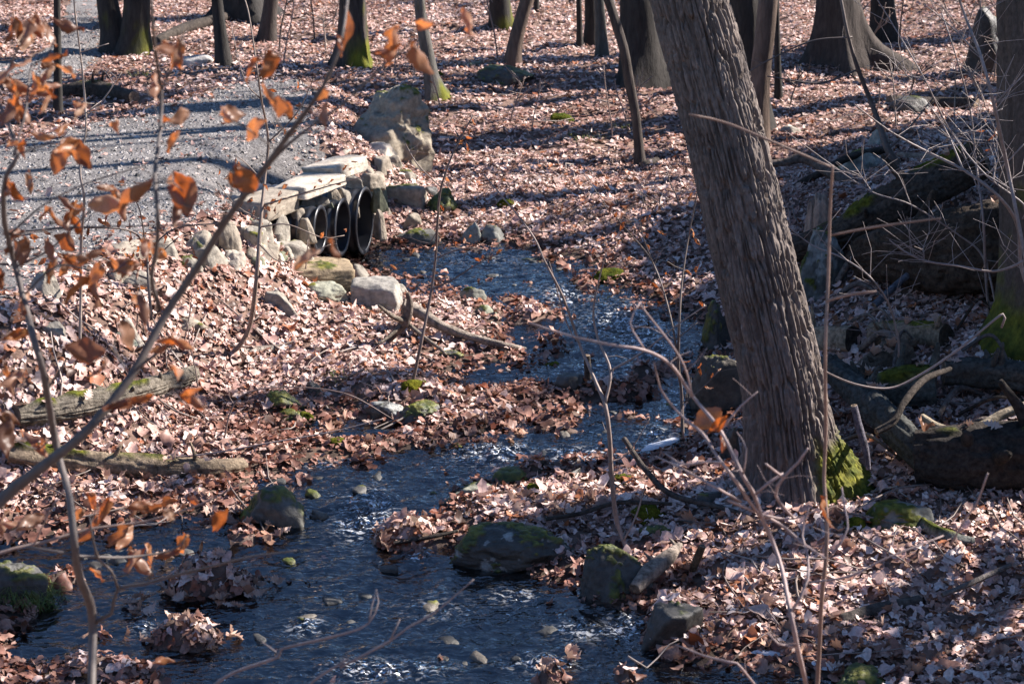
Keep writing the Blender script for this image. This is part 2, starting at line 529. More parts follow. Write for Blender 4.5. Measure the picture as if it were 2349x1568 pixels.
P3 = np.stack([XX, YY, 0*XX], -1)
nA = fbm(P3*1.5, 4, 51); nB = fbm(P3*7, 3, 52)
mat_ = sstep(.05, .35, DS)[..., None]          # matted old leaves away from the water, mud beside it
soil = (np.array([.07, .048, .036])*(1-mat_)+np.array([.17, .11, .085])*mat_)*(1+.35*nA[..., None]+.5*fbm(P3*22, 2, 53)[..., None])
bedc = np.array([.12, .085, .07])*(1+.6*nB[..., None])
# rusty and sandy patches of the stream bed
bedc = np.where((nA[..., None] > .18), np.array([.24, .15, .11])*(1+.4*nB[..., None]), bedc)
ground_col = np.clip(np.where(DS[..., None] < 0, bedc, soil), .01, 1)
g_me = grid_mesh('ground', np.ones_like(HH, bool), 0, ground_col)
tag(obj('ground', g_me, M['soil']), kind='structure')
edge = .14*fbm(P3*2.2, 4, 61)
pm = (DP+edge) < .02
gcol = np.array([.165, .155, .15])*(1+.3*nB[..., None]+.2*nA[..., None])
tag(obj('gravel_path', grid_mesh('gravel_path', pm, .008, np.clip(gcol, .03, 1)), M['gravel']), kind='structure')
tag(obj('gravel_trail', grid_mesh('gravel_trail', (DT+edge) < .02, .008, np.clip(gcol, .03, 1)), M['gravel']), kind='structure')

# water surface
wx = np.arange(-4.2, 3.2, .015); wy = np.arange(6.9, 15.6, .015)
WX, WY = np.meshgrid(wx, wy, indexing='xy')
wds = lookup(DS, WX, WY)
RIF = [(1440, 745, 150, .35, 1.), (1290, 680, 110, .25, .8), (1480, 800, 130, .18, 1.), (1130, 1040, 170, .16, 1.), (1330, 1045, 150, .12, 1.), (840, 1180, 120, .28, 1.), (900, 1215, 80, .15, 1.),
       (1440, 1440, 110, .16, 1.), (1330, 1450, 140, .12, .6), (960, 1275, 60, .1, 1.), (700, 1435, 70, .12, .7), (880, 1540, 260, .1, .8), (1180, 1370, 120, .1, .5), (1560, 900, 60, .2, .5), (1100, 590, 200, .3, .35), (1000, 1400, 200, .2, .25), (330, 1440, 60, .1, .5), (740, 1060, 90, .1, .7), (1500, 1000, 80, .12, .7), (1240, 1520, 160, .08, .7), (1390, 860, 180, .2, .45)]
rif = np.zeros_like(WX)
for (u, v, w_, d_, s_) in RIF:
    x, y = on_water(u, v)
    rif = np.maximum(rif, s_*np.exp(-(((WX-x)/(w_/ppm(y)/2*1.15))**2+((WY-y)/(d_*1.05))**2)))
WP = np.stack([WX*.95+WY*.31, (WY*.95-WX*.31)*1.6, 0*WX], -1)
w1 = fbm(WP*7, 3, 71); w2 = 1-np.abs(fbm(WP*15, 2, 73))*2; w3 = 1-np.abs(fbm(WP*24, 2, 75))*2
wz = zw(WY)+.017*w1+.006*w2+rif*(.02*w2+.016*w3+.02*w1)
tag(obj('stream_water', grid_mesh('stream_water', wds < .12, 0, (0, 0, 0), {'riffle': np.clip(rif, 0, 1)**1.5, 'depth': np.clip((zw(WY)-lookup(HH, WX, WY))/.15, 0, 1)}, wz, WX, WY), M['water']), kind='structure')

# ------------------------------------------------------------------ rocks and culvert
_ico = {}
def ico(sub):
    if sub not in _ico:
        bm = bmesh.new(); bmesh.ops.create_icosphere(bm, subdivisions=sub, radius=1)
        bm.verts.ensure_lookup_table()
        V = np.array([v.co[:] for v in bm.verts]); V /= np.linalg.norm(V, axis=1)[:, None]
        T = np.array([[v.index for v in f.verts] for f in bm.faces]); bm.free()
        _ico[sub] = (V, T)
    return _ico[sub]

TAN = (.26, .222, .175); PALE = (.42, .37, .305); GREY = (.26, .235, .195); DARK = (.058, .056, .05); BROWN = (.25, .19, .12); GREEN = (.16, .165, .11)
MOSS = np.array([.15, .145, .016]); MOSSD = np.array([.05, .07, .012])

def rock_mesh(name, w, d, h, seed, col=GREY, moss=0., sub=4, p=17, box=False, rough=.055, lichen=0., below=.5, moss_side=0):
    r = np.random.default_rng(seed)
    D, T = ico(sub)
    if box:
        nn = [np.array(a, float) for a in [(1, 0, 0), (-1, 0, 0), (0, 1, 0), (0, -1, 0), (0, 0, 1), (0, 0, -1)]]
        nn = [a+r.normal(0, .07, 3) for a in nn]; dd = [1.]*6
        for _ in range(3):
            a = r.normal(0, 1, 3); nn.append(a/np.linalg.norm(a)); dd.append(r.uniform(1.15, 1.35))
        p = 22
    else:
        nn, dd = [], []
        for k in range(13):
            a = r.normal(0, 1, 3); a[2] = abs(a[2])*.9 if k < 9 else a[2]
            nn.append(a/np.linalg.norm(a)); dd.append(r.uniform(.62, 1.))
        nn += [np.array([0, 0, -1.]), np.array([0, 0, 1.])]; dd += [.8, r.uniform(.6, .9)]
    s = 0
    for a, q in zip(nn, dd):
        a = a/np.linalg.norm(a)
        s = s+(np.maximum(D@a, 0)/q)**p
    V = D*(s**(-1/p))[:, None]
    V = V+D*(rough*2.2*fbm(D*1.6+seed*3.1, 3, seed)+rough*.9*fbm(D*5+seed, 3, seed+5))[:, None]
    st = fbm(V*np.array([2, 2, 9.])+seed, 3, seed+9)          # bedding and cracks
    V = V+D*(rough*.55*st)[:, None]
    lo, hi = V.min(0), V.max(0)
    V = (V-(lo+hi)/2)/(hi-lo)*np.array([w, d, h*(1+below)])
    V[:, 2] += h*(1+below)/2-h*below
    # colour
    c = np.array(col)*(1+.28*fbm(V*9+seed, 4, seed+2)[:, None]+.16*st[:, None])
    nrm = np.zeros_like(V)
    fn = np.cross(V[T[:, 1]]-V[T[:, 0]], V[T[:, 2]]-V[T[:, 0]])
    for k in range(3): np.add.at(nrm, T[:, k], fn)
    nrm /= np.linalg.norm(nrm, axis=1)[:, None]+1e-12
    if lichen:
        l = fbm(V*11+seed*2, 4, seed+14)
        c = np.where((l > .25-.3*lichen)[:, None], np.array([.2, .205, .19])*(1+.4*l[:, None]), c)
    if moss:
        f = nrm[:, 2]*.75+fbm(V*6+seed*1.7, 4, seed+20)*.9+fbm(V*22+seed, 3, seed+21)*.55+moss_side*nrm[:, 0]*.6
        mk = sstep(1.05-moss, 1.2-moss, f)
        hi_ = fbm(V*60, 2, seed+30)[:, None]
        pa_ = np.clip(.5+1.1*fbm(V*24+seed, 3, seed+33), 0, 1)[:, None]
        mc = (MOSS*pa_+MOSSD*(1-pa_))*(.8+.5*hi_)
        c = c*(1-mk[:, None])+mc*mk[:, None]
        V = V+nrm*(mk*(.012+.008*hi_[:, 0])*min(1, w*3))[:, None]
    return mesh_np(name, V, None, T, np.clip(c, .006, .9), smooth=True)

_rs = [100]
def rock(u0, v0, u1, v1, label=None, col=GREY, moss=0., name='rock', cat='rock', parent=None, depr=.7, yaw=None, sub=4, box=False, lift=0., group=None, mat='rock', **kw):
    _rs[0] += 1
    uc = (u0+u1)/2
    f = gnd(uc, v1-.12*(v1-v0))
    w = (u1-u0)/ppm(f.y)
    d = w*depr
    de = math.atan2(CAMZ-f.z, f.y)
    ve = (v1-v0)/ppm(f.y)
    h = (ve-d*.75*math.sin(de))/math.cos(de)
    if h < .22*w:
        h = .22*w; d = max(.3*w, (ve-h*math.cos(de))/math.sin(de)/.75)
    me = rock_mesh(name, w*1.14, d*1.1, h*1.14, _rs[0], col, moss, sub, box=box, **kw)
    c = Vector((f.x, f.y+d*.38, 0)); c.z = f.z+lift-.01
    o = obj(name, me, M[mat], parent)
    o.location = c-(parent.location if parent else Vector((0, 0, 0)))
    o.rotation_euler = (0, 0, yaw if yaw is not None else random.uniform(-.25, .25))
    if label: tag(o, label, cat, group)
    return o

# --- headwall of the culvert: stones laid along the path edge above the pipes
hw0 = gnd(760, 560)
hw = empty('stone_headwall', hw0, 'dry laid wall of tan stones and cut slabs around the three black pipes', 'wall')
def slab(corners, thick, seed, col):
    """a cut block: four top corners in frame pixels at a given height"""
    P = [atZ(u, v, z) for u, v, z in corners]
    c = sum(P, Vector())/4
    ex = ((P[1]-P[0])+(P[2]-P[3]))/2; ey = ((P[3]-P[0])+(P[2]-P[1]))/2
    me = rock_mesh('stone', ex.length, ey.length, thick, seed, col, 0, 5, box=True, rough=.022, below=0)
    o = obj('stone', me, M['rock'], hw)
    o.location = c-hw0-Vector((0, 0, thick)); o.rotation_euler = (0, 0, math.atan2(ex.y, ex.x))
    return o
slab([(691, 436, 1.06), (792, 399, 1.06), (722, 386, 1.06), (621, 422, 1.06)], .10, 41, PALE)
slab([(752, 391, 1.10), (847, 356, 1.10), (790, 346, 1.10), (694, 380, 1.10)], .12, 42, PALE)
slab([(596, 470, 1.03), (690, 438, 1.03), (628, 425, 1.03), (532, 456, 1.03)], .16, 43, TAN)
HW = [(825, 263, 880, 296, GREY, .2), (813, 287, 906, 340, TAN, .1), (767, 330, 850, 362, PALE, 0), (840, 325, 898, 364, PALE, 0), (847, 362, 893, 408, TAN, 0), (884, 356, 917, 392, TAN, 0),
      (903, 384, 948, 414, GREY, .15), (825, 396, 879, 437, TAN, 0), (842, 430, 893, 486, GREEN, .1), (792, 407, 834, 441, PALE, 0), (774, 433, 803, 467, GREY, 0), (750, 438, 778, 470, TAN, 0), (716, 454, 758, 486, GREY, 0),
      (687, 462, 722, 496, TAN, 0), (852, 494, 874, 552, TAN, 0), (668, 486, 752, 556, TAN, .1), (598, 462, 682, 500, GREY, .1), (610, 500, 658, 562, GREY, 0), (560, 468, 612, 520, TAN, .15), (800, 466, 822, 500, GREY, 0),
      (625, 545, 712, 606, GREY, .15), (755, 556, 803, 594, TAN, 0), (640, 440, 700, 470, GREEN, .2), (806, 440, 830, 470, GREY, 0), (872, 470, 905, 500, TAN, 0), (700, 540, 745, 580, GREY, 0), (560, 500, 615, 545, GREY, .1),
      (497, 508, 546, 586, TAN, 0), (448, 562, 508, 622, GREY, .1), (502, 576, 552, 626, PALE, 0), (374, 526, 472, 586, TAN, .1), (340, 545, 395, 602, GREY, .1), (235, 550, 338, 604, TAN, 0), (242, 604, 284, 648, TAN, 0), (272, 614, 340, 668, GREY, .1),
      (400, 580, 455, 620, GREY, .2), (540, 520, 600, 570, GREY, .2), (560, 555, 625, 600, TAN, .15)]
for (a, b_, c, d, cc, mo) in HW:
    ex_ = .10*(c-a); ey_ = .10*(d-b_)
    rock(a-ex_, b_-ey_, c+ex_, d, None, cc, mo, name='stone', parent=hw, sub=4, box=False, depr=1.0, rough=.06, p=30, lift=-.035)
r_ = random.Random(12)
for k in range(46):                                   # smaller stones that chink the wall
    u = r_.uniform(560, 905); v = 590-(u-560)*.42+r_.uniform(-75, 45)
    if 695 < u < 868 and v > 470: continue
    s_ = r_.uniform(20, 42)
    rock(u-s_/2, v-s_*.7, u+s_/2, v, None, r_.choice([TAN, GREY, TAN, PALE, GREEN]), 0, name='stone', parent=hw, sub=3, depr=.9, rough=.08)

def pipe(u, v, Y, r, label):
    """corrugated drain pipe with its mouth at the given place"""
    c = atY(u, v, Y)
    o = empty('drain_pipe', c, label, 'pipe', 'culvert pipes under the path')
    a = Vector((.982, -.19, 0)).normalized()
    x = Vector((0, 0, 1)); y = a.cross(x)
    prof = []
    s = 0.
    while s > -1.5:                                   # outer corrugations, mouth at s = 0
        for k in range(8):
            q = s-k*.0085
            prof.append((q, r+.009*(.5+.5*math.cos(k/8*2*math.pi))))
        s -= .068
    def lathe(pr, n=48):
        V = []
        for (q, rr) in pr:
            for k in range(n):
                th = 2*math.pi*k/n
                V.append(a*q+(x*math.cos(th)+y*math.sin(th))*rr)
        m_ = len(pr)
        i = np.arange(m_-1)[:, None]*n; j = np.arange(n)[None, :]; j2 = (j+1) % n
        return np.array([list(p) for p in V]), np.stack([i+j, i+j2, i+n+j2, i+n+j], -1).reshape(-1, 4)
    V, Q = lathe(prof); obj('outer_wall', mesh_np('outer_wall', V, Q), M['plastic'], o)
    V, Q = lathe([(0.004, r-.012), (-.25, r-.012), (-.8, r-.012), (-1.45, r-.012), (-1.46, .001)]); obj('liner', mesh_np('liner', V, Q), M['plastic'], o)
    rim = [(.004+.010*math.cos(t), r+.004+.018*math.sin(t)) for t in np.linspace(0, 2*math.pi, 11)]
    V, Q = lathe(rim); obj('rim', mesh_np('rim', V, Q), M['plastic'], o)
    return o
def hstone(u0, v0, u1, v1, Y, col, seed):
    w = (u1-u0)/ppm(Y)*1.1; h = (v1-v0)/ppm(Y)*1.05
    o = obj('stone', rock_mesh('stone', w, w*.8, h, seed, col, 0, 4, below=0, rough=.045, p=30), M['rock'], hw)
    o.location = atY((u0+u1)/2, v1, Y)-hw0; o.rotation_euler = (0, 0, seed)
for k, q in enumerate([(793, 405, 834, 447, 14.85, PALE), (772, 430, 806, 474, 14.6, GREY), (742, 432, 782, 470, 14.55, TAN), (716, 450, 760, 490, 14.25, GREY), (684, 458, 724, 505, 14.1, TAN), (800, 440, 826, 500, 14.72, TAN), (748, 466, 770, 510, 14.2, GREEN),
                       (826, 394, 880, 440, 15.1, TAN), (845, 428, 896, 486, 14.95, GREEN), (858, 480, 884, 552, 14.75, TAN), (640, 440, 694, 482, 14.2, GREEN), (655, 476, 715, 530, 13.85, TAN), (690, 500, 726, 560, 13.7, TAN)]):
    hstone(*q, 600+k)
pipe(835, 506, 14.75, .252, 'largest black corrugated pipe, rightmost of the three in the culvert')
pipe(784, 521, 14.28, .205, 'middle black corrugated pipe with a ribbed rim in the culvert')
pipe(733, 526, 13.9, .165, 'smallest black corrugated pipe, leftmost of the three and half behind a stone')

# --- loose rocks, each told apart
rock(786, 222, 978, 372, 'tan boulder with green moss at the far end of the stone wall', (.24, .205, .155), .3, name='boulder', cat='boulder', sub=6, depr=.8, rough=.085, p=14, moss_side=.4, yaw=.5)
RK = [
 (520, 1108, 708, 1236, 'grey block with a mossy top in the stream, left of the riffle', (.085, .083, .072), .5, 5, {}),
 (1030, 1176, 1362, 1310, 'broad dark rock with mossy edge, largest in the foreground stream', (.05, .05, .044), .36, 6, {'lichen': .25}),
 (1325, 1262, 1515, 1402, 'squarish dark rock with a bright cap of yellow green moss', (.055, .055, .05), .62, 6, {'moss_side': .5}),
 (1040, 1425, 1248, 1492, 'low flat dark rock standing in the water at the bottom', DARK, .3, 5, {}),
 (1008, 1098, 1132, 1150, 'angular grey green rock at the edge of the riffle', (.22, .22, .17), .15, 5, {}),
 (1272, 856, 1352, 902, 'small dark rounded rock in midstream beside the thin sapling', DARK, .1, 4, {}),
 (1058, 664, 1114, 702, 'small round grey stone at the edge of the upper pool', (.17, .17, .14), .25, 4, {}),
 (1076, 702, 1148, 734, 'low grey green stone just below the round one', (.2, .21, .16), .2, 4, {}),
 (1125, 790, 1165, 808, 'tiny tan stone lying in the shallow run', TAN, 0, 4, {}),
 (600, 900, 692, 948, 'rock with thick yellow moss on the left leaf bank', DARK, .85, 5, {}),
 (616, 938, 692, 968, 'small low moss covered stone in front of the mossy rock', DARK, 1.0, 4, {}),
 (690, 880, 735, 912, 'small dark stone with mossy top behind the mossy rock', DARK, .5, 4, {}),
 (820, 918, 930, 970, 'dark rock with grey lichen among leaves at mid left', DARK, .3, 5, {'lichen': .4}),
 (915, 925, 1012, 974, 'dark peaked rock beside the lichen rock', DARK, .35, 5, {}),
 (1094, 158, 1212, 200, 'long low boulder under green moss on the far leaf slope', DARK, .6, 5, {}),
 (886, 428, 972, 474, 'oblong tan stone on the bank right of the pipes', TAN, .1, 4, {'box': True}),
 (978, 442, 1054, 496, 'hummocky rock under olive moss right of the culvert', DARK, .95, 5, {}),
 (916, 490, 968, 528, 'rounded tan stone below the oblong one by the pipes', TAN, 0, 4, {}),
 (968, 430, 1002, 455, 'small dark stone between oblong stone and mossy hummock', DARK, .1, 4, {}),
 (905, 528, 1010, 562, 'long dark rock along the far edge of the pool', (.12, .115, .1), .15, 5, {}),
 (1048, 518, 1100, 566, 'pale grey upright rock at the far edge of the pool', (.27, .28, .25), .1, 4, {}),
 (1106, 520, 1174, 562, 'grey rock at the right end of the pool edge', (.2, .2, .18), .1, 4, {}),
 (642, 596, 800, 656, 'large brown wedge shaped rock in front of the culvert stones', BROWN, .15, 5, {'box': True}),
 (674, 646, 790, 690, 'flat grey green rock under the brown wedge', (.26, .26, .2), .1, 5, {}),
 (796, 612, 856, 654, 'rough grey stone at the near corner of the pool', GREY, .15, 4, {}),
 (810, 646, 918, 722, 'pale grey slab sloping down towards the driftwood', (.28, .262, .23), 0, 5, {'box': True}),
 (598, 668, 682, 724, 'grey tan rock half buried in leaves below the culvert', GREY, .15, 5, {}),
 (58, 630, 132, 694, 'grey rock at the lower left edge of the path', GREY, .1, 5, {}),
 (85, 740, 145, 772, 'flat grey stone in the leaves at far left', GREY, .1, 4, {}),
 (246, 764, 306, 796, 'greenish grey stone beside the short birch log', (.2, .22, .18), .1, 4, {}),
 (372, 728, 464, 762, 'flat tan stone in the leaves above the old log', TAN, .15, 4, {}),
 (1818, 548, 1950, 712, 'grey boulder with a mossy top below the big mossy log', (.12, .12, .105), .5, 6, {'lichen': .12, 'moss_side': -.5, 'depr': .9}),
 (1900, 345, 2046, 404, 'pale lichen boulder with green moss on its left, far right bank', (.34, .34, .29), .3, 5, {'lichen': .5, 'moss_side': -.6}),
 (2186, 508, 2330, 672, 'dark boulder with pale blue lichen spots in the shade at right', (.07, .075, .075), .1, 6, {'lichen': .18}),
 (1640, 985, 1705, 1075, 'mossy rock tucked against the left of the leaning trunk', DARK, .7, 5, {}),
 (1615, 705, 1690, 815, 'moss topped rock behind the leaning trunk at water edge', DARK, .7, 5, {'moss_side': -.4}),
 (1580, 825, 1700, 960, 'dark rounded rock at the water edge left of the leaning trunk', (.09, .08, .065), .25, 5, {}),
 (1470, 1392, 1612, 1502, 'dark ledge rock at the right side of the foreground water', DARK, .15, 5, {}),
 (2000, 1152, 2146, 1225, 'grey rock with mossy flank in the leaves at lower right', (.15, .155, .14), .45, 5, {'moss_side': -.6}),
 (1915, 1530, 2060, 1600, 'mossy rock cut by the bottom edge at right', DARK, .8, 5, {}),
 (1120, 1075, 1222, 1120, 'dark mossy clump of rock in the riffle', DARK, .7, 4, {}),
 (1245, 1075, 1330, 1112, 'dark leafy stone at the right edge of the riffle', DARK, .2, 4, {}),
 (1470, 1205, 1560, 1235, 'low mossy stone in the leaves behind the mossy capped rock', DARK, .75, 4, {}),
 (-60, 1285, 100, 1395, 'dark mossy boulder cut by the left edge', DARK, .5, 5, {}),
 (2050, 225, 2140, 262, 'small dark rock far back beside the right log', DARK, .1, 4, {}),
 (1790, 290, 1840, 316, 'small grey stone on the far right leaf slope', GREY, .1, 4, {}),
 (1995, 300, 2050, 336, 'small pale stone above the lichen boulder', (.3, .3, .26), .2, 4, {}),
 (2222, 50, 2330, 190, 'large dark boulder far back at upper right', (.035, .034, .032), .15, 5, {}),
 (395, 130, 495, 156, 'low pale stone at the far edge of the path', (.4, .38, .36), 0, 4, {}),
 (1190, 595, 1262, 622, 'small dark stone at the right end of the pool', DARK, .2, 4, {}),
 (1000, 800, 1060, 822, 'low dark stone in the leaves by the driftwood', DARK, .2, 4, {}),
 (880, 650, 935, 676, 'small grey stone on the near shore of the pool', GREY, .1, 4, {}),
 (1600, 1130, 1660, 1175, 'dark stone in the leaves left of the leaning trunk base', DARK, .4, 4, {}),
]
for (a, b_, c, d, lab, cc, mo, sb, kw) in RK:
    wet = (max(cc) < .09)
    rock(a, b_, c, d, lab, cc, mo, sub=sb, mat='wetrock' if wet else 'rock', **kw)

# ------------------------------------------------------------------ trees
BARK = np.array([.06, .05, .044]); BARKD = np.array([.036, .033, .03]); BARKP = np.array([.12, .088, .07]); BARKG = np.array([.095, .09, .08])

def bark_disp(amp, fa, fl, seed, flare=None, lump=.035):
    def f(dirs, s, P, r):
        R0 = r[:, :1].mean()
        q = dirs*R0*fa
        wv = fbm(np.stack([dirs[..., 0]*2, dirs[..., 1]*2, s*1.5], -1), 2, seed+3)*.35
        p = np.stack([q[..., 0]+wv*.5, q[..., 1]+wv*.5, s*fl], -1)
        a = np.abs(vnoise(p, seed)); b = np.abs(vnoise(p*1.9+7, seed+1))
        ridge = sstep(.06, .34, a)*.75+np.minimum(b*3.0, 1)*.25
        crack = np.abs(vnoise(np.stack([q[..., 0]*1.2, q[..., 1]*1.2, s*fl*4.5+q[..., 2]], -1), seed+2))
        d = amp*(ridge-.55)+amp*.22*(np.minimum(crack*3, 1)-.7)
        big = lump*fbm(np.stack([dirs[..., 0]*1.3, dirs[..., 1]*1.3, s*.8], -1), 2, seed+6)
        rr = r*(1+big)+d
        if flare is not None: rr = rr+flare(dirs, s, P, r)
        return rr
    return f

def tube_col(V, base, seed, moss=None, var=.3):
    c = base*(1+var*fbm(V*np.array([6, 6, 2.])+seed, 4, seed)[:, None])
    if moss is not None:
        mk = np.clip(moss, 0, 1)[:, None]
        hi_ = fbm(V*45, 2, seed+3)[:, None]
        pa_ = np.clip(.55+1.0*fbm(V*22, 3, seed+4), 0, 1)[:, None]
        c = c*(1-mk)+((MOSS*pa_+MOSSD*(1-pa_))*(.85+.5*hi_))*mk
    return np.clip(c, .005, .9)

def crown(base, top, r0, seed, n=11, spread=3.2, zlo=None, fine=26):
    """bare winter limbs as one mesh"""
    r = random.Random(seed)
    A = Acc()
    base, top = Vector(base), Vector(top)
    def limb(p, d, L, rad, lev):
        pts, q, dd = [p], p, d
        k = 4
        for i in range(k):
            dd = (dd+Vector((r.uniform(-.3, .3), r.uniform(-.3, .3), r.uniform(-.05, .28)))).normalized()
            q = q+dd*L/k; pts.append(q)
        A.add(*tube(pts, [rad*(1-.8*i/k) for i in range(k+1)], 5 if lev < 2 else 3, 9, cap=False)[:2])
        if lev < 2:
            for i in range(5 if lev == 0 else 3):
                t = r.uniform(.25, 1); j = min(k-1, int(t*k)); pp = pts[j].lerp(pts[j+1], t*k-j)
                nd = (dd+Vector((r.uniform(-1, 1), r.uniform(-1, 1), r.uniform(-.2, .7)))).normalized()
                limb(pp, nd, L*r.uniform(.4, .6), rad*.42, lev+1)
    for i in range(n):
        t = r.uniform(.42, 1.0); p = base.lerp(top, t)
        if zlo and p.z < zlo: continue
        a = r.uniform(0, 2*math.pi)
        limb(p, Vector((math.cos(a), math.sin(a), r.uniform(.25, .9))).normalized(), spread*r.uniform(.6, 1.1)*(1.3-t*.6), r0*(1.1-t)*.5+.012, 0)
    return A

def trunk_part(root, stem, seed, base_col, H, n=22, amp=.014, fa=22, moss=0., mdir=1., flare=.28, Y=None, name='trunk', near=False, roots=0, step=.09, crown_n=3, crown_spread=2.4):
    """stem: (u, v, width px) from the base up; goes on above the frame to height H"""
    b = gnd(stem[0][0], stem[0][1])
    if Y is None: Y = b.y
    org = np.array(root.location)
    pts = [atY(u, v, Y) for u, v, w in stem]; rad = [w/2/ppm(Y) for u, v, w in stem]
    d0 = (pts[1]-pts[0]).normalized()
    pts = [pts[0]-d0*.25]+pts; rad = [rad[0]]+rad
    low = len(pts)
    d = (pts[-1]-pts[-2]).normalized()
    z0 = pts[-1].z; k = 6
    rr = random.Random(seed)
    q, dd = pts[-1], d
    for i in range(1, k+1):
        dd = (dd*.75+Vector((rr.uniform(-.05, .05), rr.uniform(-.05, .05), .25))).normalized()
        q = q+dd*(H-z0)/k
        pts.append(q); rad.append(rad[low-1]*(1-.82*i/k))
    ph = [rr.uniform(0, 6.28) for _ in range(5)]
    def fl(dirs, s, P, r):
        e = np.exp(-np.maximum(s-.2, 0)/(flare*1.1))
        g = .55*r*e
        if roots:
            an = np.arctan2(dirs[..., 1], dirs[..., 0])
            lob = np.maximum(0, np.cos(roots*an+ph[0]))**2
            g = g*.6+lob*r*1.5*np.exp(-np.maximum(s-.15, 0)/(flare*.85))
        return g
    # dense lower part, light upper part
    seg_hi = max(low+1, 3)
    V, Q, T = tube(pts[:seg_hi], rad[:seg_hi], n, step, bark_disp(amp, fa, 1.2, seed, fl), cap=False, ref=(1, 0, 0))
    mk = None
    if moss:
        cz = V[:, 2]-b.z
        nx = (V[:, 0]-pts[1].x)/max(rad[1], .01)
        mk = moss*1.5*np.exp(-np.maximum(cz, 0)/(.25*max(1, moss)))*(.5+.7*mdir*nx)+fbm(V*7, 3, seed+8)*.8-.25
        mk = np.where(cz < 1.0, mk*2, 0)
    A = Acc(); A.add(V-org, Q, T, tube_col(V, base_col, seed, mk))
    V2, Q2, T2 = tube(pts[seg_hi-1:], [x*.97 for x in rad[seg_hi-1:]], 10, .8, cap=True)
    A.add(V2-org, Q2, T2, tube_col(V2, base_col, seed+1))
    me = A.mesh(name)
    o = obj(name, me, M['bark_near' if near else 'bark'], root)
    if crown_n:
        C_ = crown(pts[seg_hi-1], pts[-1], rad[low-1], seed, crown_n, crown_spread, zlo=max(3.5, z0+1))
        if C_.V:
            V = np.concatenate(C_.V)-org
            me = mesh_np('crown', V, np.concatenate(C_.Q), None, np.broadcast_to(base_col*1.1, (len(V), 3)))
            obj('crown', me, M['twig'], root)
    return o, b

def tree(name, label, stem, seed, col=BARK, H=13, cat='tree', group=None, **kw):
    b = gnd(stem[0][0], stem[0][1])
    root = empty(name, b, label, cat, group)
    trunk_part(root, stem, seed, np.array(col), H, **kw)
    return root

# leaning trunk in the foreground
mt = empty('leaning_tree', gnd(1800, 1128), 'thick leaning tree with furrowed bark and a mossy root in the right foreground', 'tree')
mb = mt.location.copy()
stem = [(1826, 1125, 215), (1812, 1010, 200), (1790, 850, 190), (1750, 680, 188), (1712, 520, 182), (1675, 360, 176), (1634, 200, 172), (1608, 100, 170), (1581, 0, 166), (1545, -160, 160)]
Ym = mb.y+.05
pts = [atY(u, v, Ym) for u, v, w in stem]; rad = [w*.94/2/ppm(Ym) for u, v, w in stem]
pts = [pts[0]-Vector((0.01, 0, .3))]+pts; rad = [rad[0]]+rad
def main_flare(dirs, s, P, r):
    an = np.arctan2(dirs[..., 1], dirs[..., 0])
    hgt = np.maximum(P[..., 2]-(mb.z), 0)
    f = .05*np.exp(-hgt/.18)
    # roots towards +x, towards the camera and to the far left
    for a0, amp_, sp, hh in ((.10, .17, 3.0, .17), (-1.35, .10, 5.0, .14), (2.5, .13, 4.0, .16), (-2.4, .09, 5.0, .12), (1.4, .10, 4.0, .2)):
        f = f+amp_*np.maximum(0, np.cos(an-a0))**sp*np.exp(-hgt/hh)
    return f
disp = bark_disp(.040, 64, 4.4, 5, main_flare)
V, Q, T = tube(pts, rad, 330, .009, disp, cap=False, ref=(1, 0, 0))
hgt = V[:, 2]-mb.z
cx = np.interp(V[:, 2], [p.z for p in pts], [p.x for p in pts])
mk = sstep(.06, .15, V[:, 0]-cx)*(1-sstep(.20, .40, hgt+.10*fbm(V*5, 3, 77)))
mk = np.clip(mk*1.6+.5*fbm(V*14, 3, 78)*(mk > .05), 0, 1)
mV = V+np.stack([(mk*.014*(1+fbm(V*60, 2, 5))), 0*mk, (mk*.006)], -1)
A = Acc(); A.add(mV-np.array(mb), Q, T, tube_col(V, np.array([.145, .12, .106])*(1+.35*fbm(V*np.array([30, 30, 12.]), 3, 91)[:, None]), 5, mk, .3))
obj('trunk', A.mesh('trunk'), M['bark_near'], mt)
up = [pts[-1], pts[-1]+Vector((-.35, .1, 1.6)), pts[-1]+Vector((-.6, .1, 4)), pts[-1]+Vector((-.7, 0, 8))]
V, Q, T = tube(up, [rad[-1], .15, .1, .03], 14, .5, cap=True)
obj('upper_trunk', mesh_np('upper_trunk', V-np.array(mb), Q, T, np.broadcast_to(BARK, (len(V), 3))), M['bark'], mt)
C_ = crown(up[1], up[-1], .16, 99, 8, 2.6)
V = np.concatenate(C_.V)-np.array(mb)
obj('crown', mesh_np('crown', V, np.concatenate(C_.Q), None, np.broadcast_to(BARK, (len(V), 3))), M['twig'], mt)

# background trees
tw = empty('twin_tree', gnd(285, 122), 'twin stemmed dark tree with mossy foot at the upper left', 'tree')
trunk_part(tw, [(268, 118, 58), (258, 70, 46), (246, 0, 42), (236, -80, 38)], 11, BARKD, 14, moss=.1)
trunk_part(tw, [(308, 122, 62), (312, 70, 56), (315, 0, 55), (318, -80, 50)], 12, BARKD, 15, moss=.35, Y=tw.location.y-.1)
tree('slim_tree', 'slim straight dark trunk left of the twin tree, foot hidden by orange leaves', [(133, 262, 17), (132, 130, 16), (131, 0, 15), (130, -60, 14)], 13, BARKD, 10, amp=.004, n=14)
tree('slim_tree', 'slim dark trunk leaning slightly between the twin tree and the big mossy trunk', [(513, 148, 30), (505, 80, 26), (497, 0, 24), (490, -60, 22)], 14, BARKD, 11, amp=.006, n=16)
tree('forest_tree', 'broad dark tree foot at the top edge, right of the twin tree', [(560, 40, 105), (558, 0, 96), (556, -60, 90)], 15, BARKD, 15, roots=4)
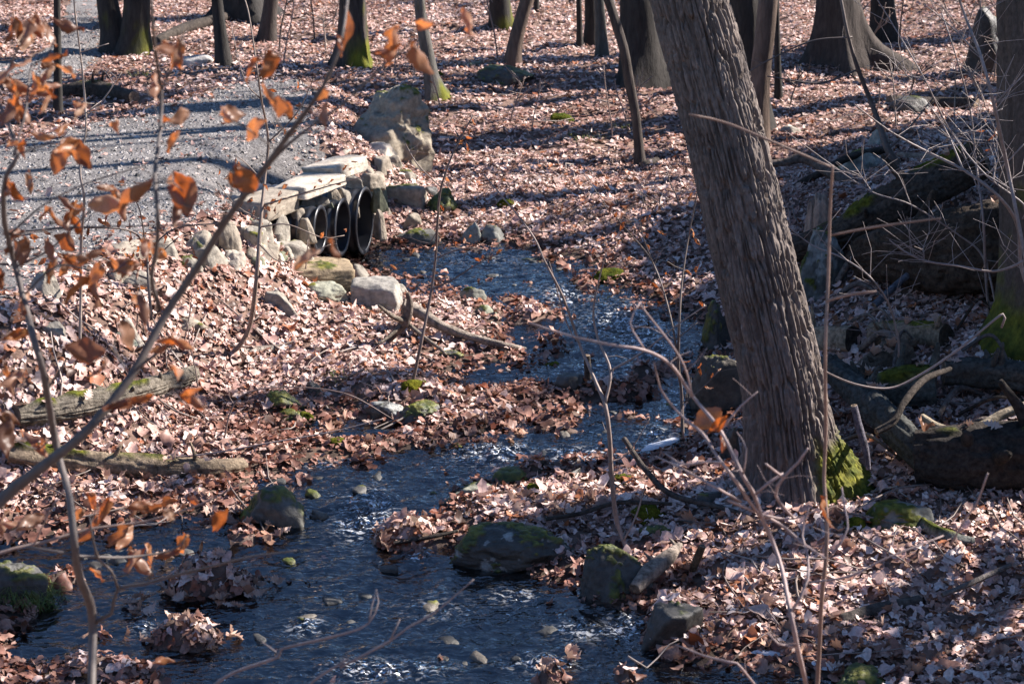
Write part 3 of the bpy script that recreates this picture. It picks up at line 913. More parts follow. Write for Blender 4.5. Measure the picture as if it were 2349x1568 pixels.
tree('slim_tree', 'grey edged trunk just right of the broad dark tree foot', [(612, 96, 34), (617, 50, 30), (622, 0, 28), (628, -60, 26)], 16, BARK, 11, amp=.008, n=16)
tree('mossy_tree', 'stout trunk with a bright mossy foot behind the path', [(814, 158, 66), (812, 100, 60), (809, 0, 56), (806, -70, 52)], 17, BARK, 15, moss=1.2, roots=3)
tree('curved_tree', 'slender curved tree with spreading root beyond the wall boulder', [(1003, 226, 42), (990, 180, 32), (978, 110, 27), (966, 40, 24), (958, -40, 22)], 18, BARKG, 11, roots=2, moss=.5, n=18, amp=.006)
tree('mossy_tree', 'short looking trunk with mossy right foot at the top edge centre', [(1150, 62, 44), (1147, 30, 41), (1145, 0, 40), (1142, -60, 37)], 19, BARKD, 13, moss=.8)
tree('slanting_tree', 'brown trunk slanting to the right behind the mossy far boulder', [(1176, 148, 30), (1182, 100, 27), (1197, 40, 28), (1209, 0, 28), (1228, -60, 26)], 20, BARKP, 11, amp=.005, n=18)
tree('slim_tree', 'thinnest far trunk at the top edge right of the slanting one', [(1230, 27, 10), (1231, 0, 9), (1232, -40, 9)], 21, BARKD, 9, amp=.003, n=10)
tree('slim_tree', 'leftmost of three close trunks left of the leaning tree', [(1330, 108, 12), (1329, 50, 11), (1328, 0, 11), (1327, -40, 10)], 22, BARKD, 10, amp=.003, n=12)
tree('slim_tree', 'dark middle one of three close trunks left of the leaning tree', [(1356, 104, 28), (1356, 50, 25), (1355, 0, 25), (1354, -40, 24)], 23, BARKD, 12, n=16, amp=.006)
tree('slim_tree', 'pale right one of three close trunks left of the leaning tree', [(1381, 130, 24), (1378, 60, 21), (1374, 0, 20), (1371, -40, 19)], 24, BARKG, 11, n=16, amp=.005)
tree('crooked_tree', 'thin crooked tree standing in the sunlit leaves left of the leaning tree', [(1468, 384, 26), (1464, 320, 20), (1456, 250, 20), (1444, 190, 22), (1430, 110, 21), (1412, 50, 20), (1396, 0, 20), (1375, -60, 18)], 25, BARK, 10, n=20, amp=.006, flare=.08)
tree('forest_tree', 'thick dark trunk close behind the crooked tree', [(1472, 194, 92), (1468, 100, 84), (1462, 0, 78), (1456, -60, 74)], 26, BARKD, 15, roots=3)
tree('forest_tree', 'dark trunk half hidden behind the top of the leaning tree', [(1722, 290, 78), (1716, 150, 70), (1708, 0, 66), (1700, -60, 62)], 27, BARKD, 15)
tree('forest_tree', 'brown trunk peeking out right of the leaning tree', [(1736, 338, 48), (1742, 200, 44), (1754, 80, 44), (1762, 0, 42), (1768, -60, 40)], 28, BARKP, 13, amp=.008)
tree('slim_tree', 'thin straight trunk right beside the brown peeking one', [(1786, 230, 15), (1783, 120, 13), (1781, 0, 12), (1780, -60, 12)], 29, BARKD, 10, n=12, amp=.003)
tree('flared_tree', 'big tree with wide buttress roots at the upper right', [(1932, 148, 118), (1928, 110, 104), (1924, 60, 92), (1920, 0, 86), (1916, -70, 80)], 30, BARK, 16, roots=5, flare=.42, n=40, amp=.018)
tree('forest_tree', 'mid sized trunk behind the buttressed tree at the upper right', [(2028, 94, 54), (2026, 50, 50), (2024, 0, 48), (2022, -60, 46)], 31, BARKD, 13)
tree('edge_tree', 'dark furrowed trunk at the right edge with green moss round its foot', [(2352, 762, 150), (2350, 690, 112), (2346, 560, 98), (2340, 380, 92), (2336, 200, 88), (2332, 0, 84), (2328, -80, 82)], 32, np.array([.085, .07, .06]), 14, n=60, amp=.022, moss=1.5, mdir=-.4, flare=.2, step=.04, near=True)

# trees that stand outside the frame and throw the shadows across it
def far_tree(x, y, r, H, seed, label, group, lean=(0, 0), cn=9, sp=3.0, col=BARK, n=9):
    z = float(hz(x, y))
    root = empty('forest_tree', (x, y, z), label, 'tree', group)
    rr = random.Random(seed)
    pts = [Vector((0, 0, -.2))]; q = Vector((0, 0, -.2))
    for i in range(5):
        q = q+Vector((lean[0]/5+rr.uniform(-.12, .12), lean[1]/5+rr.uniform(-.12, .12), H/5)); pts.append(q)
    V, Q, T = tube(pts, [r*1.25, r, r*.85, r*.62, r*.35, r*.1], n, .5)
    obj('trunk', mesh_np('trunk', V, Q, T, tube_col(V, col, seed)), M['bark'], root)
    C_ = crown(pts[1], pts[-1], r, seed, cn, sp, zlo=2.2)
    if C_.V:
        V = np.concatenate(C_.V)
        obj('crown', mesh_np('crown', V, np.concatenate(C_.Q), None, np.broadcast_to(col, (len(V), 3))), M['twig'], root)
OUT_R = 'bare tree standing beyond the right edge of the frame'
for i, (x, y, r, H, cn) in enumerate([(6.6, 9.3, .10, 6.5, 6), (8.8, 10.0, .14, 8, 6), (7.6, 17.6, .12, 13, 3), (12.5, 16.5, .2, 15, 1), (8.8, 25.0, .17, 14, 1), (5.2, 8.0, .08, 6, 8), (7.4, 19.4, .08, 11, 3), (13.5, 27, .2, 15, 2), (4.6, 6.6, .08, 6, 8), (15, 21, .18, 15, 3), (6.4, 20.9, .22, 14, 1), (6.1, 18.0, .13, 13, 1), (7.6, 22.7, .16, 14, 1), (8.3, 20.4, .12, 13, 1)]):
    far_tree(x, y, r, H, 200+i, OUT_R, 'trees beyond the right edge', cn=cn, sp=2.0 if cn > 10 else 3.0)
rr = random.Random(3)
for i in range(26):
    y = rr.uniform(31, 58); x = rr.uniform(-.5, .5)*y*1.1
    far_tree(x, y, rr.uniform(.1, .28), rr.uniform(11, 17), 300+i, 'bare tree in the woods beyond the top of the frame', 'trees deep in the woods', cn=5, n=7)
for i, (x, y, r) in enumerate([(-8.5, 14, .18), (-9.5, 20, .2), (-11, 26, .22), (-7.5, 10, .15)]):
    far_tree(x, y, r, 13, 340+i, 'bare tree standing beyond the left edge of the frame', 'trees beyond the left edge', cn=6)

def shade_hemlock(x, y, H, rad, seed, dens=2600, pw=.4, z0=.9):  # unseen evergreens, added and shaped to throw shade into the frame
    z = float(hz(x, y))
    root = empty('added_evergreen', (x, y, z), 'dark evergreen added unseen beyond the right edge to shade the scene', 'tree', 'added shade evergreens beyond the right edge')
    V, Q, T = tube([(0, 0, -.2), (0.05, 0, H*.5), (0, 0, H)], [.16, .1, .02], 10, .5)
    obj('trunk', mesh_np('trunk', V, Q, T, tube_col(V, BARKD, seed)), M['bark'], root)
    r = np.random.default_rng(seed)
    t = r.uniform(0, 1, dens)**.8
    hh = z0+t*(H-z0); a = r.uniform(0, 6.28, dens); q = rad*(1-t)**pw*np.sqrt(r.uniform(.05, 1, dens))+.1
    c = np.stack([np.cos(a)*q, np.sin(a)*q, hh-.22*q+.1*np.sin(a*5)], -1)
    o_ = np.stack([np.cos(a), np.sin(a), -.25+0*a], -1); o_ /= np.linalg.norm(o_, axis=1)[:, None]
    s_ = np.stack([-np.sin(a), np.cos(a), r.uniform(-.3, .3, dens)], -1)
    L = r.uniform(.18, .36, dens)[:, None]; W = L*.32
    V = np.stack([c-o_*L*.5, c+s_*W, c+o_*L*.6, c-s_*W], 1).reshape(-1, 3)
    k = np.arange(dens)[:, None]*4
    obj('crown', mesh_np('crown', V, k+np.arange(4)[None, :], None), M['needles'], root)
shade_hemlock(5.7, 14.0, 3.2, 1.4, 401, 5200)
shade_hemlock(6.2, 16.1, 3.5, 1.7, 402, 5600)
shade_hemlock(6.4, 9.4, 4.2, 1.2, 403, 430)
shade_hemlock(5.2, 7.7, 3.6, 1.1, 404, 350)
shade_hemlock(7.2, 18.3, 3.4, 1.6, 405, 4500)
shade_hemlock(5.4, 12.15, 2.6, .45, 406, 1500)
shade_hemlock(8.1, 12.5, 13.0, 2.3, 407, 1400, .25, 8.4)
shade_hemlock(10.0, 12.3, 15.0, 2.2, 408, 1200, .25, 10.2)

# ------------------------------------------------------------------ logs, limbs, driftwood
LOGTOPS = []
def wood(name, label, px, rpx, seed, col=BARK, cat='log', n=40, amp=.35, moss=0., lift=0., Y=None, cut=True, group=None, step=.018, fa=42, fl=6.0, endcol=(.22, .165, .12), mat='log', wob=.0):
    """a log or limb lying on the ground; px: axis points in the frame, rpx: radius in frame pixels"""
    rs = rpx if isinstance(rpx, (list, tuple)) else [rpx]*len(px)
    P, rd = [], []
    for i, (q, r) in enumerate(zip(px, rs)):
        yy = None if Y is None else (Y[i] if isinstance(Y, (list, tuple)) else Y)
        if yy is None:
            g = gnd(q[0], q[1]+r*.85); rm = r/ppm(g.y)
            li = lift[i] if isinstance(lift, (list, tuple)) else lift
            p = g+Vector((0, 0, rm*.75))
            if li:
                p = p+Vector((0, 0, li))
        else:
            p = atY(q[0], q[1], yy); rm = r/ppm(yy)
        P.append(p); rd.append(rm)
    org = P[0].copy()
    ax = (P[-1]-P[0]).normalized()
    am = amp*max(rd)*.22
    V, Q, T = tube(P, rd, n, step, bark_disp(am, fa, fl, seed, None, .2), cap=False)
    up = (V[:, 2]-np.interp((V-np.array(org))@np.array(ax), [((p-org).dot(ax)) for p in P], [p.z for p in P]))/max(rd)
    mk = None
    if moss: mk = sstep(1.1-moss, 1.35-moss, up+.7*fbm(V*6, 3, seed+5))
    if mk is not None: V = V+np.array([0, 0, 1])*(mk*.014)[:, None]
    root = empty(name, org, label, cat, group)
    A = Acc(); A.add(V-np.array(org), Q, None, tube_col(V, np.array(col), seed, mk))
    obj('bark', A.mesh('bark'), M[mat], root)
    if max(rs) >= 22:
        r_ = random.Random(seed)
        for _ in range(r_.randint(2, 3)):                 # snapped stubs
            j = r_.randrange(len(P)-1); p = P[j].lerp(P[j+1], r_.random()); rm = rd[j]
            d = (Vector((r_.uniform(-1, 1), r_.uniform(-1, .3), r_.uniform(.2, 1)))); d = (d-ax*d.dot(ax)*.6).normalized()
            VV, QQ, TT = tube([p, p+d*rm*1.2, p+d*rm*1.2+(d+Vector((r_.uniform(-.5, .5), 0, .2))).normalized()*rm*r_.uniform(.3, 1.6)], [rm*.3, rm*.24, rm*.08], 9, .02, bark_disp(rm*.05, 60, 8, seed))
            obj('stub', mesh_np('stub', VV-np.array(org), QQ, TT, tube_col(VV, np.array(col), seed)), M[mat], root)
    if max(rs) >= 24 and seed > 500: LOGTOPS.append((P, rd))
    if cut:
        m_ = len(V)//n
        for e, ring in enumerate((V[:n], V[-n:])):
            c = ring.mean(0); t_ = (np.array(P[1])-np.array(P[0]) if e == 0 else np.array(P[-1])-np.array(P[-2])); t_ = t_/np.linalg.norm(t_)*(-1 if e == 0 else 1)
            rings = [ring, c+(ring-c)*.8+t_*.004, c+(ring-c)*.4-t_*.004, c+(ring-c)*.02]
            VV = np.vstack(rings); i = np.arange(3)[:, None]*n; j = np.arange(n)[None, :]; j2 = (j+1) % n
            QQ = np.stack([i+j, i+n+j, i+n+j2, i+j2], -1).reshape(-1, 4)
            cc = np.array(endcol)*(1+.35*fbm((VV-c)*30, 3, seed)[:, None])
            obj('cut_end', mesh_np('cut_end', VV-np.array(org), QQ, None, np.clip(cc, .01, 1)), M['log'], root)
    return root

GRB = np.array([.2, .19, .165]); LIC = np.array([.07, .072, .066]); DK = np.array([.06, .05, .042]); RED = np.array([.14, .085, .055]); PALEW = np.array([.36, .32, .27])
wood('old_log', 'big weathered log with rough lichen bark in the leaves at left', [(40, 958), (170, 934), (310, 898), (440, 856)], [26, 29, 27, 20], 501, np.array([.17, .148, .118]), moss=.12, amp=1.0, n=90)
wood('mossy_log', 'brown decaying log with moss flecks lying on the near left bank', [(20, 1040), (150, 1052), (330, 1066), (480, 1072), (560, 1066)], [26, 27, 26, 22, 16], 502, np.array([.2, .155, .11]), moss=.3, amp=.7)
wood('birch_log', 'short pale birch log end sticking out of the leaves at left', [(288, 738), (302, 764), (322, 800)], [13, 14, 14], 503, PALEW, n=20)
wood('pale_stick', 'pale barkless pole half buried in leaves at mid left', [(560, 806), (615, 803), (672, 800)], [6, 7, 5], 504, PALEW, n=14, cat='branch')
wood('driftwood', 'grey driftwood limb lying from the forked snag to the water', [(925, 738), (960, 745), (1010, 765), (1080, 785), (1150, 797), (1205, 803)], [17, 14, 11, 9, 8, 5], 505, np.array([.24, .2, .165]), n=20, cat='branch', lift=[.12, .1, .06, .03, .02, .01])
dk = wood('driftwood', 'dark knotty snag with upturned prongs beside the pale slab', [(875, 795), (905, 765), (930, 735), (940, 700), (935, 672)], [7, 9, 13, 9, 5], 506, np.array([.15, .12, .1]), n=16, cat='branch', Y=12.45)
for q, r in (([(932, 738), (900, 725), (868, 700)], [8, 6, 3]), ([(938, 745), (975, 775), (1010, 800), (1022, 812)], [6, 5, 4, 3]), ([(925, 740), (895, 770), (862, 792)], [6, 4, 2])):
    P = [atY(a, b_, 12.45-.1*i) for i, (a, b_) in enumerate(q)]
    V, Q, T = tube(P, [x/ppm(12.45) for x in r], 8, .05)
    obj('prong', mesh_np('prong', V-np.array(dk.location), Q, T, tube_col(V, np.array([.18, .15, .12]), 9)), M['log'], dk)
# log pile at the right
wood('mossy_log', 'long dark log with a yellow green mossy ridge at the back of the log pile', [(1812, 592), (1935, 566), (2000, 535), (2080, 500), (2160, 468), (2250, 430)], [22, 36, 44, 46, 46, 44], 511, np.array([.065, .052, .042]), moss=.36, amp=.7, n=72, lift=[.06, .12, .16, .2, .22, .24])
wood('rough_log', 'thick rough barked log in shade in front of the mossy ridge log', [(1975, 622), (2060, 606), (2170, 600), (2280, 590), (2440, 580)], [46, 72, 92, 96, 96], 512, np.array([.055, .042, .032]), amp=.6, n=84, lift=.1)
wood('cut_log', 'smooth tan log with dark sawn end just right of the leaning trunk', [(1850, 772), (1900, 772), (1958, 774)], [30, 32, 34], 513, np.array([.3, .235, .165]), moss=.25, amp=.12, n=40, endcol=(.06, .045, .035))
wood('cut_log', 'mottled tan log behind the forked twig, second of the sawn logs', [(2000, 768), (2080, 766), (2170, 772)], [26, 28, 28], 514, np.array([.26, .2, .14]), moss=.3, amp=.15, n=36, endcol=(.05, .04, .03))
wood('rough_log', 'short rough log slanting up to a dark sawn end in the log pile', [(1960, 870), (2020, 832), (2074, 792)], [30, 36, 40], 515, np.array([.13, .1, .075]), amp=.45, n=48, endcol=(.04, .032, .028))
wood('grey_log', 'grey lichen log slanting down right from the leaning trunk', [(1900, 905), (1975, 955), (2060, 1020), (2150, 1085)], [32, 36, 38, 34], 516, LIC, amp=.9, n=48, lift=[.2, .14, .08, .02])
wood('grey_log', 'broad lichen and moss covered log end at right middle', [(1985, 905), (2060, 888), (2140, 880)], [46, 50, 46], 517, np.array([.08, .085, .075]), moss=.3, amp=.6, n=48)
wood('grey_log', 'lichen coated log running off the right edge', [(2160, 888), (2260, 890), (2420, 905)], [30, 34, 36], 518, LIC, amp=.9, n=44, lift=.1)
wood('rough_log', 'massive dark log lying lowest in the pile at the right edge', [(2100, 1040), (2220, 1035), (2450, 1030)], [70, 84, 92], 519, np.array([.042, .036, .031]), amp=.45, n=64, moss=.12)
wood('fallen_limb', 'pale curved limb resting on the massive dark log', [(2115, 955), (2150, 978), (2200, 992), (2250, 978), (2300, 950), (2380, 920)], [8, 10, 12, 12, 11, 10], 520, np.array([.3, .25, .18]), cat='branch', n=18, amp=.2, Y=[10.05, 9.95, 9.9, 9.9, 9.95, 10.0])
wood('fallen_limb', 'thin violet grey stick leaning beside the mossy root', [(1958, 930), (1972, 985), (1985, 1030), (1992, 1075)], [8, 9, 8, 6], 521, np.array([.13, .12, .14]), cat='branch', n=12, Y=9.6)
wood('fallen_limb', 'dark limb arching over the lichen log end', [(2010, 990), (2050, 965), (2075, 920), (2120, 870), (2180, 845)], [9, 9, 9, 8, 5], 522, DK, cat='branch', n=14, Y=[9.75, 9.8, 9.9, 10.1, 10.3])
wood('fallen_limb', 'dead limb bending down behind the jagged stump', [(1750, 375), (1800, 372), (1845, 362), (1900, 390), (1960, 430), (2005, 475)], [8, 9, 13, 14, 14, 10], 523, np.array([.13, .105, .09]), cat='branch', n=18, Y=[15.9, 15.9, 15.9, 15.7, 15.5, 15.3])
wood('fallen_limb', 'dark limb rising from the leaves to cross behind the bent one', [(1782, 462), (1830, 425), (1885, 395), (1950, 360), (2035, 342)], [7, 8, 8, 9, 9], 524, DK, cat='branch', n=14, Y=[15.9, 16.0, 16.1, 16.4, 16.6])
wood('fallen_limb', 'tan pole lying beyond the mossy ridge log at right', [(2062, 358), (2130, 362), (2200, 370)], [9, 9, 8], 525, np.array([.3, .23, .18]), cat='branch', n=16)
wood('fallen_limb', 'dark broken log on the far right slope under thin shrub twigs', [(2040, 232), (2140, 238), (2240, 240)], [13, 15, 15], 526, DK, cat='log', n=24)
wood('fallen_limb', 'blue grey pole leaning against the rough log in deep shade', [(2005, 700), (2060, 650), (2120, 600)], [9, 9, 8], 527, np.array([.1, .11, .13]), cat='branch', n=14, Y=[12.0, 12.1, 12.25])
wood('fallen_limb', 'dark branch with stub lying on the leaves at far right', [(2110, 410), (2180, 395), (2262, 370)], [14, 18, 20], 528, DK, n=20, cat='log')
wood('bark_slab', 'grey slab of split wood leaning on the mossy capped rock', [(1455, 1372), (1490, 1335), (1530, 1300), (1558, 1275)], [14, 22, 18, 8], 529, np.array([.24, .2, .165]), amp=.3, n=24, cat='log', lift=.06)
wood('fallen_limb', 'dark branch lying from the leaf bank across to the broad dark rock', [(905, 1268), (980, 1248), (1050, 1232)], [5, 5, 4], 530, DK, cat='branch', n=10, lift=.04)
wood('fallen_limb', 'dark branch over the leaves right of the broad dark rock', [(1250, 1215), (1330, 1200), (1420, 1180), (1540, 1178)], [5, 5, 5, 4], 531, DK, cat='branch', n=10, lift=.06)
wood('fallen_limb', 'thin dark limb lying across the leaves left of the leaning trunk base', [(1430, 1098), (1480, 1135), (1540, 1165), (1640, 1178), (1700, 1190)], [6, 7, 7, 6, 4], 532, np.array([.09, .075, .065]), cat='branch', n=10, lift=[.25, .15, .08, .04, .03])
wood('fallen_limb', 'small grey log with moss beside the grey rock at lower right', [(2110, 1200), (2160, 1225), (2240, 1245)], [12, 14, 11], 533, np.array([.15, .155, .14]), n=20, moss=.3, cat='log')
wood('fallen_limb', 'brown stump of a limb in the leaves above the bark slab', [(1585, 1318), (1600, 1280), (1612, 1252)], [9, 10, 9], 534, np.array([.13, .085, .05]), n=14, cat='branch', Y=9.05)
wood('fallen_limb', 'straight grey stick slanting over the leaves at the right edge', [(2160, 1385), (2230, 1355), (2315, 1322)], [6, 7, 6], 535, np.array([.16, .14, .125]), n=10, cat='branch', lift=.05)
wood('fallen_limb', 'dark narrow log mostly under leaves at the lower right', [(1930, 1420), (2010, 1400), (2110, 1375)], [13, 17, 12], 536, np.array([.09, .078, .068]), n=18, cat='log')
wood('fallen_limb', 'dark stub standing upright in midstream behind the thin sapling', [(1349, 868), (1348, 845), (1346, 815)], [8, 8, 7], 537, DK, n=12, cat='branch', Y=11.15)
wood('fallen_limb', 'short dark log at the crooked tree foot', [(1475, 378), (1490, 372), (1506, 368)], [9, 9, 9], 538, DK, n=16, cat='log')
wood('fallen_limb', 'grey root like branch on the far slope beneath the far mossy boulder', [(1060, 152), (1095, 146), (1130, 148)], [4, 5, 4], 539, np.array([.2, .19, .14]), n=10, cat='branch')
wood('fallen_limb', 'dark limb across the snag beside the jagged stump', [(1820, 548), (1880, 546), (1940, 538), (2000, 520)], [7, 8, 9, 10], 540, DK, n=12, cat='branch', Y=[14.2, 14.2, 14.2, 14.25])
wood('fallen_limb', 'dark log in the grass at the foot of the far twin tree', [(345, 100), (430, 62), (520, 38)], [10, 12, 12], 541, DK, n=16, cat='log')
wood('fallen_limb', 'dark log in the shade beside the slim trunk left of the path', [(140, 210), (220, 205), (310, 225)], [18, 22, 16], 542, DK, n=20, cat='log', moss=.15)

# jagged stump
sb = gnd(1876, 535)
st = empty('jagged_stump', sb, 'jagged grey brown stump in front of the dead limb', 'stump')
for k, (q, r, s_) in enumerate((([(1884, 540), (1884, 480), (1882, 446)], [25, 20, 10], 61), ([(1858, 542), (1860, 500), (1861, 462)], [14, 10, 3], 62))):
    P = [atY(a, b_, sb.y) for a, b_ in q]
    P = [P[0]-Vector((0, 0, .15))]+P
    V, Q, T = tube(P, [r[0]/ppm(sb.y)]+[x/ppm(sb.y) for x in r], 26, .03, bark_disp(.02, 30, 1.0, s_))
    V[-28:-2, 2] += rng.normal(0, .03, 26)
    obj('splinter', mesh_np('splinter', V-np.array(sb), Q, T, tube_col(V, np.array([.3, .21, .16]), s_)), M['bark_near'], st)

# ------------------------------------------------------------------ leaves
def leaf_template(n, lobes, seed, curl, fold, twist, width=.42):
    r = np.random.default_rng(seed); sin_ = r.uniform(.4, .72)
    t = np.linspace(0, 1, n)
    env = np.sin(np.pi*np.clip(t, .02, .98))**.6*(.55+.55*t*(1.25-t)*1.7)
    lob = np.where(np.arange(n) % 2 == 1, 1., sin_ if lobes else .95)
    w = width*env*lob; w[0] = w[-1] = .015
    ys = t-.5
    sweep = np.where(np.arange(n) % 2 == 1, .05 if lobes else 0, 0)
    L = np.stack([-w*(1+r.uniform(-.15, .15, n)), ys+sweep, 0*t], -1)
    Rr = np.stack([w*(1+r.uniform(-.15, .15, n)), ys+sweep, 0*t], -1)
    Mi = np.stack([0*t, ys, 0*t], -1)
    V = np.stack([L, Mi, Rr], 1).reshape(-1, 3)
    x, y = V[:, 0].copy(), V[:, 1].copy()
    z = fold*np.abs(x)*1.3+curl*(y*y)*1.6+.12*curl*np.sin(y*9+seed)+.10*np.sin(x*8+y*5+seed)*np.abs(x)*3+r.normal(0, .022, len(V))
    a = twist*y
    V[:, 0] = x*np.cos(a)-z*np.sin(a); V[:, 2] = x*np.sin(a)+z*np.cos(a)
    V[:, 2] -= V[:, 2].min()
    i = np.arange(n-1)[:, None]*3
    Q = np.concatenate([i+np.array([0, 1, 4, 3]), i+np.array([1, 2, 5, 4])], 0)
    return V, Q

def leaf_hang(seed):
    """a beech leaf, dried and rolled along its length"""
    r = np.random.default_rng(seed)
    n, m_ = 14, 7
    t = np.linspace(0, 1, n); s = np.linspace(-1, 1, m_)
    w = .31*np.sin(np.pi*np.clip(t, .03, .97))**.75*(1.15-.4*t)
    Tg, Sg = np.meshgrid(t, s, indexing='ij')
    roll = r.uniform(1.0, 3.0); ang = Sg*roll*(.6+.5*Tg)
    W = w[:, None]
    x = np.sin(ang)/roll*1.0*W*1.25; z = (1-np.cos(ang))/roll*W*1.3
    bend = r.uniform(-.9, .9)
    y = -Tg+.02*np.sin(Sg*7+seed); z = z+bend*.4*Tg**2+-.10*np.abs(Sg)*W*2+.04*np.sin(Tg*11+Sg*3+seed)+.09*vnoise(np.stack([Tg*4, Sg*2.2, 0*Tg+seed], -1), seed)
    x = x*(1+.16*vnoise(np.stack([Tg*9, np.sign(Sg), 0*Tg+seed*2], -1), seed+1))+r.uniform(-.4, .4)*Tg**2*.5
    V = np.stack([x, z, y], -1).reshape(-1, 3)      # hangs down -z
    i = np.arange(n-1)[:, None]*m_; j = np.arange(m_-1)[None, :]
    Q = np.stack([i+j, i+j+1, i+m_+j+1, i+m_+j], -1).reshape(-1, 4)
    return V, Q

PAL = np.array([[.63, .46, .40], [.53, .36, .31], [.70, .57, .515], [.42, .26, .21], [.27, .145, .105], [.36, .14, .065], [.13, .08, .06], [.60, .42, .375], [.48, .31, .275]])
PW = np.array([.2, .15, .15, .13, .10, .06, .06, .09, .06])
def litter(name, x, y, size, tilt, n_along, label, wet=None, zr=.028, zoff=0.):
    k = len(x)
    z = hz(x, y)
    e = .06
    nx = -(hz(x+e, y)-hz(x-e, y))/(2*e); ny = -(hz(x, y+e)-hz(x, y-e))/(2*e)
    nrm = np.stack([nx, ny, np.ones(k)], -1)+rng.normal(0, 1, (k, 3))*tilt[:, None]*np.array([1, 1, .25])
    nrm[:, 2] = np.abs(nrm[:, 2])+.05
    nrm /= np.linalg.norm(nrm, axis=1)[:, None]
    a = rng.uniform(0, 2*np.pi, k)
    t0 = np.stack([np.cos(a), np.sin(a), 0*a], -1)
    t0 -= nrm*np.sum(t0*nrm, 1)[:, None]; t0 /= np.linalg.norm(t0, axis=1)[:, None]
    t1 = np.cross(nrm, t0)
    pos = np.stack([x, y, z+zoff+rng.uniform(0, 1, k)**1.5*zr], -1)
    ci = rng.choice(len(PAL), k, p=PW/PW.sum())
    col = PAL[ci]*(1+rng.normal(0, .12, (k, 1)))
    pat = sstep(.0, .45, fbm(np.stack([x, y, 0*x], -1)*.9, 3, 88)+.25*rng.normal(0, 1, k))[:, None]     # damp brown drifts
    col = col*(1-pat*np.array([.32, .42, .46]))
    if wet is not None:
        col = np.where(wet[:, None], col*np.array([.5, .36, .3]), col)
    var = rng.integers(0, 14, k)
    Vs, Qs, Cs, off = [], [], [], 0
    for v in range(14):
        I = np.where(var == v)[0]
        if not len(I): continue
        r = np.random.default_rng(900+v)
        TV, TQ = leaf_template(n_along, v % 3 != 0, 900+v, r.choice([.3, .5, 1.3])*r.uniform(-.6, 1), r.choice([.3, .5, 1.2])*r.uniform(-.4, .9), r.choice([.3, .6, 1.6])*r.uniform(-1, 1), r.uniform(.28, .46))
        s = size[I][:, None, None]
        P = pos[I][:, None, :]+s*(TV[None, :, 0:1]*t0[I][:, None, :]+TV[None, :, 1:2]*t1[I][:, None, :]+TV[None, :, 2:3]*nrm[I][:, None, :])
        Vs.append(P.reshape(-1, 3)); nv = len(TV)
        Qs.append((TQ[None]+(off+np.arange(len(I))*nv)[:, None, None]).reshape(-1, 4))
        Cs.append(np.repeat(np.clip(col[I], .01, .9), nv, 0)); off += len(I)*nv
    me = mesh_np(name, np.concatenate(Vs), np.concatenate(Qs), None, np.concatenate(Cs))
    o = obj(name, me, M['litter'])
    return tag(o, label, 'leaves', kind='stuff')

def scatter(x0, x1, y0, y1, dens, frame=None):
    n = int((x1-x0)*(y1-y0)*dens)
    x = rng.uniform(x0, x1, n); y = rng.uniform(y0, y1, n)
    if frame is not None:
        k = np.abs(x) < frame*y+.9
        x, y = x[k], y[k]
    ds = lookup(DS, x, y); dp = lookup(DP, x, y); dt = lookup(DT, x, y)
    h = hz(x, y); w = zw(y)
    cl = fbm(np.stack([x, y, 0*x], -1)*1.1, 3, 77)
    pr = np.where(h > w+.015, 1., np.where(h > w-.02, .55, np.where(y > 10.5, .2, .05)))
    pr = np.where((dp < .05) | (dt < .05), np.where(fbm(np.stack([x, y, 0*x], -1)*1.6, 2, 78) > .25, .09, .025)+.3*sstep(-.45, .05, dp)*(dp < .05), pr)
    pr = np.where((dp >= .05) & (dp < .4), pr*.75, pr)
    keep = rng.uniform(0, 1, len(x)) < pr*(1+.5*cl)
    return x[keep], y[keep]

# individual wind-blown leaves sit on top later; the carpet itself cannot be counted
x, y = scatter(-4.2, 4.4, 6.9, 12.2, 1450, .28)
on_m = hz(x, y) > zw(y)+.02
litter('leaf_litter', x, y, np.clip(rng.lognormal(-3.08, .42, len(x)), .025, .14), np.where(rng.uniform(0, 1, len(x)) < .18, .45, .15), 7, 'carpet of curled tan oak leaves over the near stream banks', wet=(hz(x, y) < zw(y)+rng.uniform(.02, .085, len(x))))
x, y = scatter(-6.5, 6.5, 12.2, 18, 1050, .28)
litter('leaf_litter', x, y, np.clip(rng.lognormal(-3.05, .36, len(x)), .025, .12), np.where(rng.uniform(0, 1, len(x)) < .2, .45, .15), 6, 'carpet of pale dry leaves around the culvert and pool', wet=(hz(x, y) < zw(y)+rng.uniform(.01, .05, len(x))))
x, y = scatter(-10, 10, 18, 31, 420, .28)
litter('leaf_litter', x, y, rng.uniform(.045, .095, len(x)), np.where(rng.uniform(0, 1, len(x)) < .12, .35, .09), 4, 'carpet of sunlit dry leaves on the far forest floor')
x, y = scatter(-22, 24, 6.5, 50, 16)
out_ = (np.abs(x) > .29*y+.5) | (y > 30)
x, y = x[out_], y[out_]
x2, y2 = scatter(-8.5, 9.5, 7, 21, 150)
o2 = np.abs(x2) > .28*y2+.85
sz = np.concatenate([rng.uniform(.12, .26, len(x)), rng.uniform(.06, .12, int(o2.sum()))])
x, y = np.concatenate([x, x2[o2]]), np.concatenate([y, y2[o2]])
litter('leaf_litter', x, y, sz, np.full(len(x), .3), 5, 'dry leaves of the forest floor outside the frame')

